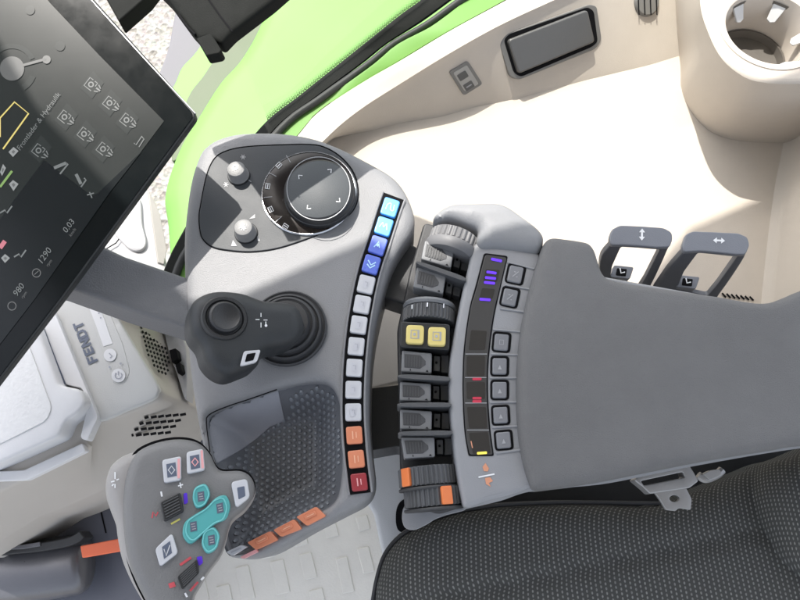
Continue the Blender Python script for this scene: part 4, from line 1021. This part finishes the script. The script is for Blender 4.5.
# paddles
def paddle(q, z=.004):
    A_, B_, C_, D_ = [Vector(p) for p in q]; pl = Hz(z)
    bl = lambda u, v: tuple((A_*(1-u)+B_*u)*(1-v)+(D_*(1-u)+C_*u)*v)
    g = G(); g.prism(rnd([tuple(A_), tuple(B_), tuple(C_), tuple(D_)], 2), pl, .003, .02); o = g.build('paddle', M['paddle'], t, bevel=.0016)
    g = G(); g.prism([bl(.08, .16), bl(.62, .16), bl(.80, .42), bl(.80, .60), bl(.62, .80), bl(.10, .80)], pl, .0034, .002); g.build('finger_face', M['paddleface'], o, bevel=.0004)
    g = G()
    for k in range(6): u = .16+k*.088; g.stroke([bl(u, .24), bl(u, .72)], .8, pl, .0041, depth=.0008)
    g.build('ribs', M['knurl'], o)
    g = G(); g.flat([bl(.80, .92), bl(.86, .84), bl(.90, .94)], pl, .0033); g.stroke([bl(.3, .84), bl(.3, .94)], .8, pl, .0036); g.build('mark', M['gap'], o, smooth=False)
    # mechanism block behind the paddle
    e = (B_-A_).normalized(); w1 = 15
    g = G(); a = bl(1.06, .12); b = bl(1.06, .86); g.prism([a, (a[0]+e.x*6.5, a[1]+e.y*6.5), (b[0]+e.x*6.5, b[1]+e.y*6.5), b], Hz(-.004), 0, .02)
    g.prism([bl(1.3, .05), bl(1.56, .05), bl(1.56, .92), bl(1.3, .92)], Hz(-.009), 0, .02); k_ = g.build('hinge_block', M['knurl'], o, bevel=.0008)
    g = G(); g.disc(bl(1.15, .45), 1.3, Hz(-.004), .0006, 10); g.build('pin', M['gap'], o, smooth=False)
for q in ([(425, 240), (454, 250), (451, 268), (421, 259)], [(417, 266.5), (446, 276), (443, 294), (413, 287)], [(402, 350), (432, 353), (431.6, 373.5), (401, 371.5)], [(400, 381.5), (431, 383.5), (431, 401.5), (399.5, 400.5)], [(400, 409), (432, 411), (431.6, 430), (400, 429)], [(401, 437), (434.4, 437), (435, 457), (404, 458.5)]): paddle(q)
for (a, b) in (((416, 262), (464, 278.5)), ((397.5, 376), (448, 378.5)), ((397, 404.8), (449, 404.5)), ((398, 433.4), (450, 432.5))):
    g = G(); A_, B_ = Vector(a), Vector(b)
    g.prism(cat([tuple(A_), tuple(A_.lerp(B_, .12)+Vector((0, -1.9))), tuple(A_.lerp(B_, .6)+Vector((0, -2.3))), tuple(B_+Vector((0, -1.6))), tuple(B_+Vector((0, 2.2))), tuple(A_.lerp(B_, .6)+Vector((0, 2.4))), tuple(A_.lerp(B_, .12)+Vector((0, 1.9)))], 4), Hz(.013), 0, .03); g.build('fin', M['knurl'], t, bevel=.0008)
g = G(); g.prism(rnd([(401, 321), (450, 324), (449.5, 350), (399.5, 347)], 3), Hz(.012), 0, .03); yb = g.build('yellow_switch', M['black'], t, bevel=.0014)
for (x, y) in ((415, 334.2), (437, 336.2)):
    g = G(); g.prism(rp(x, y, 17.5, 18.5, 2, 3.5), Hz(.012), .0035, .005, .04); b_ = g.build('button', M['yellow'], yb, bevel=.0012)
    g = G(); K = Hz(.0155); g.stroke(rp(x, y, 8, 8, 2, 0), 1, K, closed=True); g.disc((x-.5, y), 1.5, K, .0005, 10); g.stroke([(x+3, y-4), (x+3, y+4)], .9, K, .0006); g.build('icon', M['btn_pict'], yb, smooth=False)
g = G(); g.prism(cat([(406, 505), (420, 506), (440, 508), (463, 505), (465, 510), (450, 514), (436, 519), (426, 525), (414, 530), (405, 527), (402, 515)], 4), Hz(-.04), 0, .05); g.build('foot', M['module'], t, bevel=.003)

# ================================================================== ARMREST PAD
t = thing('armrest_pad', 'broad soft dark grey armrest pad right of the light grey lever panel', 'armrest', P(660, 370, -.02))
pad = cat([(541, 252), (546, 240), (553, 235.5), (566, 236.5), (580, 238.5), (590, 241), (596, 248), (600, 260), (604, 271), (612, 277.5), (630, 281.5), (655, 285), (680, 288.5), (720, 294.5), (755, 300.5), (772, 300.5), (788, 295), (805, 288), (860, 270), (910, 262), (965, 270), (975, 420), (930, 432), (860, 440), (800, 445), (781, 448.5), (740, 455), (700, 462), (650, 472), (600, 482), (560, 487.5), (538, 489.5), (532, 484), (526, 466), (521, 440), (518.5, 410), (518.5, 370), (522, 330), (530, 290)], 3)
shell('cushion', pad, Hz(.022), .009, .03, M['pad'], t, grid=.010)
g = G(); g.prism([(545, 262), (600, 275), (770, 306), (850, 300), (850, 440), (700, 460), (545, 486), (528, 470), (526, 400)], Hz(-.012), 0, .03); g.build('under_plate', M['module'], t, bevel=.004)
g = G(); rows = []
e1 = cat([(466, 508), (500, 500), (533, 490), (600, 483.5), (650, 474), (700, 464), (781, 450), (860, 440)], 5, False)
rows = [[P(*q, z) for q in e1] for z in (.010, .004, -.012, -.014)]
rows[0] = [P(x, y-7, .010) for x, y in e1]; rows[1] = [P(x, y+1.0, .006) for x, y in e1]
g.loft(rows); g.build('edge_trim', M['hood'], t)

# ================================================================== ADJUSTMENT LEVERS
def adjuster(dx, label, outer, hole, feet, arrow):
    t = thing('adjustment_lever', label, 'lever', P(*feet[0], -.09), 'adjustment levers behind the armrest')
    pl = P3((outer[1][0], outer[1][1], -.020), (outer[2][0], outer[2][1], -.020), (feet[0][0], feet[0][1], -.095))
    shell('frame', cat(outer, 4), pl, .0018, .006, M['knurl_lever'], t, holes=[rnd(hole, 2.5)], rh=.001, hdepth=.006, grid=.006)
    g = G(); hp = Hz(-.018)
    # flat thumb plate on top
    g.prism(rnd(dx, 3), Hz(-.0165), 0, .006); g.build('thumb_plate', M['bluegrey2'], t, bevel=.0016)
    g = G(); K = Hz(-.0165); x, y, a = arrow
    g.stroke(loc2(x, y, a, [(-3, 0), (3, 0)]), 1.9, K); g.flat(loc2(x, y, a, [(2.2, -3), (6, 0), (2.2, 3)]), K, .0005); g.flat(loc2(x, y, a, [(-2.2, -3), (-6, 0), (-2.2, 3)]), K, .0005); g.build('arrow', M['print'], t, smooth=False)
    (fx, fy), (hx, hy) = feet
    g = G(); g.prism(rnd([(hx-10, hy-6), (hx+10, hy-4), (hx+6, hy+8), (hx-14, hy+6)], 2), Hz(-.075), 0, .03); f_ = g.build('latch_block', M['bluegrey2'], t, bevel=.0014)
    g = G(); g.prism(rnd([(hx-7, hy-3), (hx+3, hy-2), (hx+2, hy+5), (hx-8, hy+4)], 1), Hz(-.0742), 0, .006); g.build('latch_slot', M['gap'], f_, bevel=.0004)
    g = G(); g.stroke([(hx-4, hy-3), (hx-3, hy+2), (hx+1, hy+1)], 1.2, Hz(-.0735)); g.build('latch_mark', M['print'], f_, smooth=False)
M['knurl_lever'] = mat('lever_grey_shaded', (.12, .125, .14), .5, .3)  # darker copy for the lever legs, shade put into the colour
M['bluegrey2'] = mat('lever_grey_lit', (.17, .18, .205), .45, .3)  # lighter copy for the lit top plate, also on the latch block
adjuster([(609, 238), (612, 229), (620, 225), (640, 225.8), (664, 227.5), (672, 232), (673, 239), (670, 247), (657, 247.5), (640, 246), (624, 245), (611, 245)],
         'dark grey adjusting lever with upright white arrow, nearer the lever panel',
         [(610, 246), (618, 238), (662, 240), (669, 245), (667, 252), (652, 284), (640, 300), (604, 296), (600, 262)],
         [(621, 247), (660, 249.5), (645, 279), (638, 290), (609, 284), (612, 267)], [(630, 290), (624, 271)], (642, 234.5, 92))
adjuster([(682, 246), (686, 234), (693, 231), (715, 231.8), (739, 233), (748, 237), (750, 245), (746, 254.5), (735, 254.5), (717, 252.5), (701, 251), (684, 252)],
         'dark grey adjusting lever with sideways white arrow, nearer the cup holder',
         [(683, 253), (691, 244), (739, 246), (746, 251), (742, 262), (720, 294), (704, 310), (655, 300), (664, 276)],
         [(698, 253), (738, 256), (718, 284), (708, 296), (677, 289), (684, 272)], [(690, 300), (690, 281)], (719, 240.5, 3))

# ================================================================== SCREEN
t = SCR = thing('touch_screen', 'large black touchscreen terminal showing menu tiles, tilted at the corner', 'touchscreen', P(120, 160, .08))
XP = P3((194, 114, .092), (60, 298, .070), (90, 0, .125))
oc = [(197, 114), (72, 286), (58, 304), (-10, 392), (-160, 590), (-330, 400), (-160, 60), (40, -62), (92, -4), (148, 60)]
oc = [(197.5, 114.5), (61, 300), (-140, 562), (-330, 330), (40, -64), (92, -3)]
ocr = rnd(oc, 6, 5)
g = G(); g.prism(ocr, XP, 0, .011); g.build('housing', M['housing'], t, bevel=.0025)
ce = (-60, 150)
ib = [(p[0]+(ce[0]-p[0])*.012, p[1]+(ce[1]-p[1])*.012) for p in ocr]
g = G(); g.prism(ib, XP, .0008, .002); bz = g.build('bezel_glass', M['glassblk'], t, bevel=.0005)
g = G(); g.stroke([(195.5, 113.5), (148, 62.5), (91, 0), (40, -56)], 1.3, XP, .0004, depth=.002); g.build('chrome_edge', M['silver'], t, bevel=.0003)
K = XP.lift(.0009)
g = G(); g.flat([(164, 121), (146, 145), (110, 192), (34, 300), (-120, 500), (-300, 320), (0, -60), (50, 3), (100, 56)], K, .0003); lcd = g.build('display', M['lcd'], bz, smooth=False)
K = K.lift(.0004)
uE = Vector((.585, -.81)); vE = Vector((.735, .68))   # text direction, down direction
def S(a, b): q = Vector((164, 121))-uE*a-vE*b; return (q.x, q.y)   # a: along the long text axis back from the corner, b: away from the edge
# darker lower field
g = G(); g.flat([(142, 151), (110, 192), (34, 300), (-120, 500), (-160, 470), (-20, 246), (44, 160), (92, 196), (98, 193)], K, .0001); g.build('footer_field', M['lcd3'], lcd, smooth=False)
# tiles
g = G()
for (x, y) in ((92, 86), (110, 104), (127, 121.5), (66, 118), (85, 135), (103, 150), (40, 150)): g.flat([(x-12, y+2), (x+1, y-15), (x+12, y-3), (x, y+13)], K, .0002)
g.build('tile', M['lcd2'], lcd, smooth=False)
def ticon(x, y, m='uigrey', arrow=True):
    g = G(); a = -54
    q = loc2(x, y, 38, [(-1, -5), (-5, -5), (-5, 5), (4, 5)]); g.stroke(q, 1, K, .0005)
    g.stroke(loc2(x, y, 38, [(1, -5), (4.5, -5), (4.5, -1)]), 1, K, .0005)
    g.ringpx((x, y), 1.7, 3.0, K, .0005, n=14)
    if arrow: g.stroke(loc2(x+6, y+4, 38, [(-1, -4), (3, -2)]), 1, K, .0005); g.stroke(loc2(x+6, y+4, 38, [(-1, 0), (4, 0)]), 1.6, K, .0005); g.stroke(loc2(x+6, y+4, 38, [(-1, 4), (3, 2)]), 1, K, .0005)
    g.build('icon', M[m], lcd, smooth=False)
for q in ((91, 84.5), (109.5, 103), (126.5, 120), (64.5, 117), (84, 134), (103, 149), (38.5, 150.5)): ticon(*q)
for strokes in ([([(134, 143), (136, 145), (142, 136)], 1), ([(139, 147), (144, 139), (142, 137)], 1)], [([(54, 168), (66, 163)], 3.2), ([(60, 174), (68, 164), (66, 163)], 1.6)], [([(76, 174), (81, 184)], 3.2), ([(81, 187), (86, 180), (84, 178)], 1.5)], [([(87, 195), (94, 193)], 1.2), ([(89.5, 192), (92, 198)], 1.2)]):
    for q, w_ in strokes:
        g = G(); g.stroke(q, w_, K, .0005); g.build('icon', M['uigrey'], lcd, smooth=False)
g = G(); g.stroke([(0, 137), (0, 118), (14.5, 102), (28.5, 113.5), (3, 149)], 1.6, K, .0005); g.build('yellow_frame', M['uiyellow'], lcd, smooth=False)
text('Frontlader & Hydraulik', (20, 151), tuple(uE*7.4), tuple(-vE*7.4), K.lift(.0004), M['uigrey'], lcd)
for q in ([(8.5, 152), (13.5, 147), (18.5, 151), (13, 157)], [(9, 184), (13, 180), (18.5, 184), (13.5, 191)], [(0, 172), (3, 164), (6, 168), (2, 176)], [(1, 258), (5, 254), (10, 258), (5, 263)]):
    g = G(); g.flat(q, K, .0005); ic = g.build('icon', M['uiwhite'], lcd, smooth=False)
    c = (sum(p[0] for p in q)/4, sum(p[1] for p in q)/4); g = G(); g.flat([(c[0]+(p[0]-c[0])*.4, c[1]+(p[1]-c[1])*.4) for p in q], K, .0008); g.build('icon_detail', M['uidim'], lcd, smooth=False)
g = G(); g.stroke([(12, 171), (0, 187)], 2.4, K, .0005); g.build('green_bar', M['uigreen'], lcd, smooth=False)
g = G(); g.stroke([(5, 241), (0, 248)], 4.5, K, .0005); g.build('red_bar', M['uired'], lcd, smooth=False)
g = G()
for (x, y) in ((6, 211), (20, 255)): g.stroke([(x-6, y+2), (x-1, y-1), (x+1, y+2), (x+6, y-5)], 1.6, K, .0005)
g.build('tool_icon', M['uigrey'], lcd, smooth=False)
text('0.03', (66.5, 233.5), tuple(uE*8.6), tuple(-vE*8.6), K.lift(.0004), M['uigrey'], lcd)
text('1290', (41.5, 265), tuple(uE*9), tuple(-vE*9), K.lift(.0004), M['uigrey'], lcd)
text('980', (17, 297), tuple(uE*9), tuple(-vE*9), K.lift(.0004), M['uigrey'], lcd)
text('km/h', (71, 237), tuple(uE*4.6), tuple(-vE*4.6), K.lift(.0004), M['uidim'], lcd)
text('rpm', (48, 267), tuple(uE*4.6), tuple(-vE*4.6), K.lift(.0004), M['uidim'], lcd)
text('rpm', (23, 299), tuple(uE*4.6), tuple(-vE*4.6), K.lift(.0004), M['uidim'], lcd)
g = G(); g.ringpx((36.5, 273), 3.6, 4.6, K, .0005, n=20); g.ringpx((12, 306), 3.6, 4.6, K, .0005, n=20); g.stroke([(34.5, 274.5), (38.5, 271)], .9, K, .0006); g.build('gauge_icon', M['uidim'], lcd, smooth=False)
g = G(); g.disc((12, 68.5), 12.2, K, .0005, 32); g.stroke([(22, 65.5), (33, 62.5), (46, 59)], 2.6, K, .0006); g.disc((46.5, 59.5), 4.2, K, .0006, 16); g.build('dial_graphic', M['uidim'], lcd, smooth=False)
for fn in (lambda g: g.disc((30, 10), 4.8, K, .0004, 16), lambda g: g.disc((60, 46), 5, K, .0004, 14), lambda g: g.ringpx((12, 68.5), 20, 25, K, .0003, -150, -25, 10), lambda g: g.ringpx((12, 68.5), 19, 25, K, .0003, 20, 60, 6)):
    g = G(); fn(g); g.build('faint_graphic', M['lcd2'], lcd, smooth=False)

t = thing('mounting_arm', 'grey mounting arm running from the touchscreen to the control console', 'arm', P(130, 285, 0))
shell('bar', rnd([(40, 262), (100, 243.5), (125, 255.5), (150, 264), (182, 275), (200, 281), (200, 333), (184, 327), (135, 311.5), (102, 299.5), (68, 287), (30, 280)], 2), P3((90, 260, .035), (90, 280, .035), (190, 300, -.004)), .005, .03, M['arm'], t, grid=.007)
t = thing('device_holder', 'black plastic device mount with a small clip at the top edge', 'device mount', P(220, 10, .11))
VP = P3((190, 20, .160), (250, 10, .163), (215, -60, .168))
shell('housing', rnd([(168, 0), (178, 14), (189, 29), (198, 38.5), (211, 38), (221, 43), (232, 31.5), (271, 2), (340, -58), (420, -125), (310, -160), (173, -64), (120, -38), (150, -18)], 3), VP, .004, .010, M['device'], t, grid=.01)
g = G(); g.stroke([(200, -12), (209, 0), (221, 17), (232, 31)], 1.6, VP, .0006); g.build('seam', M['gap'], t, smooth=False)
g = G(); g.prism(rnd([(196, 38), (211, 33), (221.5, 50), (219, 53), (206, 55.5)], 2), VP.lift(.004), .002, .012); g.build('clip', M['device'], t, bevel=.0015)
g = G(); g.stroke([(178, 14), (188, 27), (195, 34)], 2.4, VP, .0012, depth=.004); g.build('cable', M['gap'], t, bevel=.0006)
t = thing('screen_bracket', 'dark bracket strip behind the upper edge of the touchscreen', 'bracket', P(110, 0, .08))
g = G(); g.prism([(60, -60), (90, -30), (118.5, 21), (146, -3), (190, -60)], Hz(.06), 0, .02); g.build('strip', M['device'], t, bevel=.002)

# ================================================================== LIGHT
w = bpy.data.worlds.new('World'); SC.world = w; w.use_nodes = True
nt = w.node_tree; bg = nt.nodes['Background']
sky = nt.nodes.new('ShaderNodeTexSky'); sky.sky_type = 'NISHITA'; sky.sun_disc = False
sd = -SUN.normalized()
sky.sun_elevation = math.asin(sd.z); sky.sun_rotation = math.atan2(sd.x, sd.y)
sky.air_density = 1.0; sky.dust_density = 3.0; sky.ozone_density = 1.0
hs = nt.nodes.new('ShaderNodeHueSaturation'); hs.inputs['Saturation'].default_value = .40
nt.links.new(sky.outputs[0], hs.inputs['Color']); nt.links.new(hs.outputs[0], bg.inputs['Color'])
bg.inputs['Strength'].default_value = .15
sl = bpy.data.lights.new('sun', 'SUN'); sl.energy = 2.35; sl.angle = R(.55); sl.color = (1, .955, .89)
so = bpy.data.objects.new('sun', sl); C.objects.link(so); so.rotation_euler = SUN.to_track_quat('-Z', 'Y').to_euler(); so.location = -SUN*3

cd_ = bpy.data.cameras.new('camera'); co = bpy.data.objects.new('camera', cd_); C.objects.link(co)
cd_.sensor_width = 36; cd_.lens = 36*F/800; cd_.clip_start = .02; cd_.clip_end = 500
co.location = CAM; co.rotation_euler = (TH, 0, 0)
SC.camera = co
SC.view_settings.view_transform = 'Standard'; SC.view_settings.look = 'None'
SC.view_settings.exposure = 1.5; SC.view_settings.gamma = 1
SC.render.engine = 'CYCLES'
SC.cycles.use_denoising = True
SC.cycles.max_bounces = 6; SC.cycles.transparent_max_bounces = 8; SC.cycles.caustics_reflective = False; SC.cycles.caustics_refractive = False
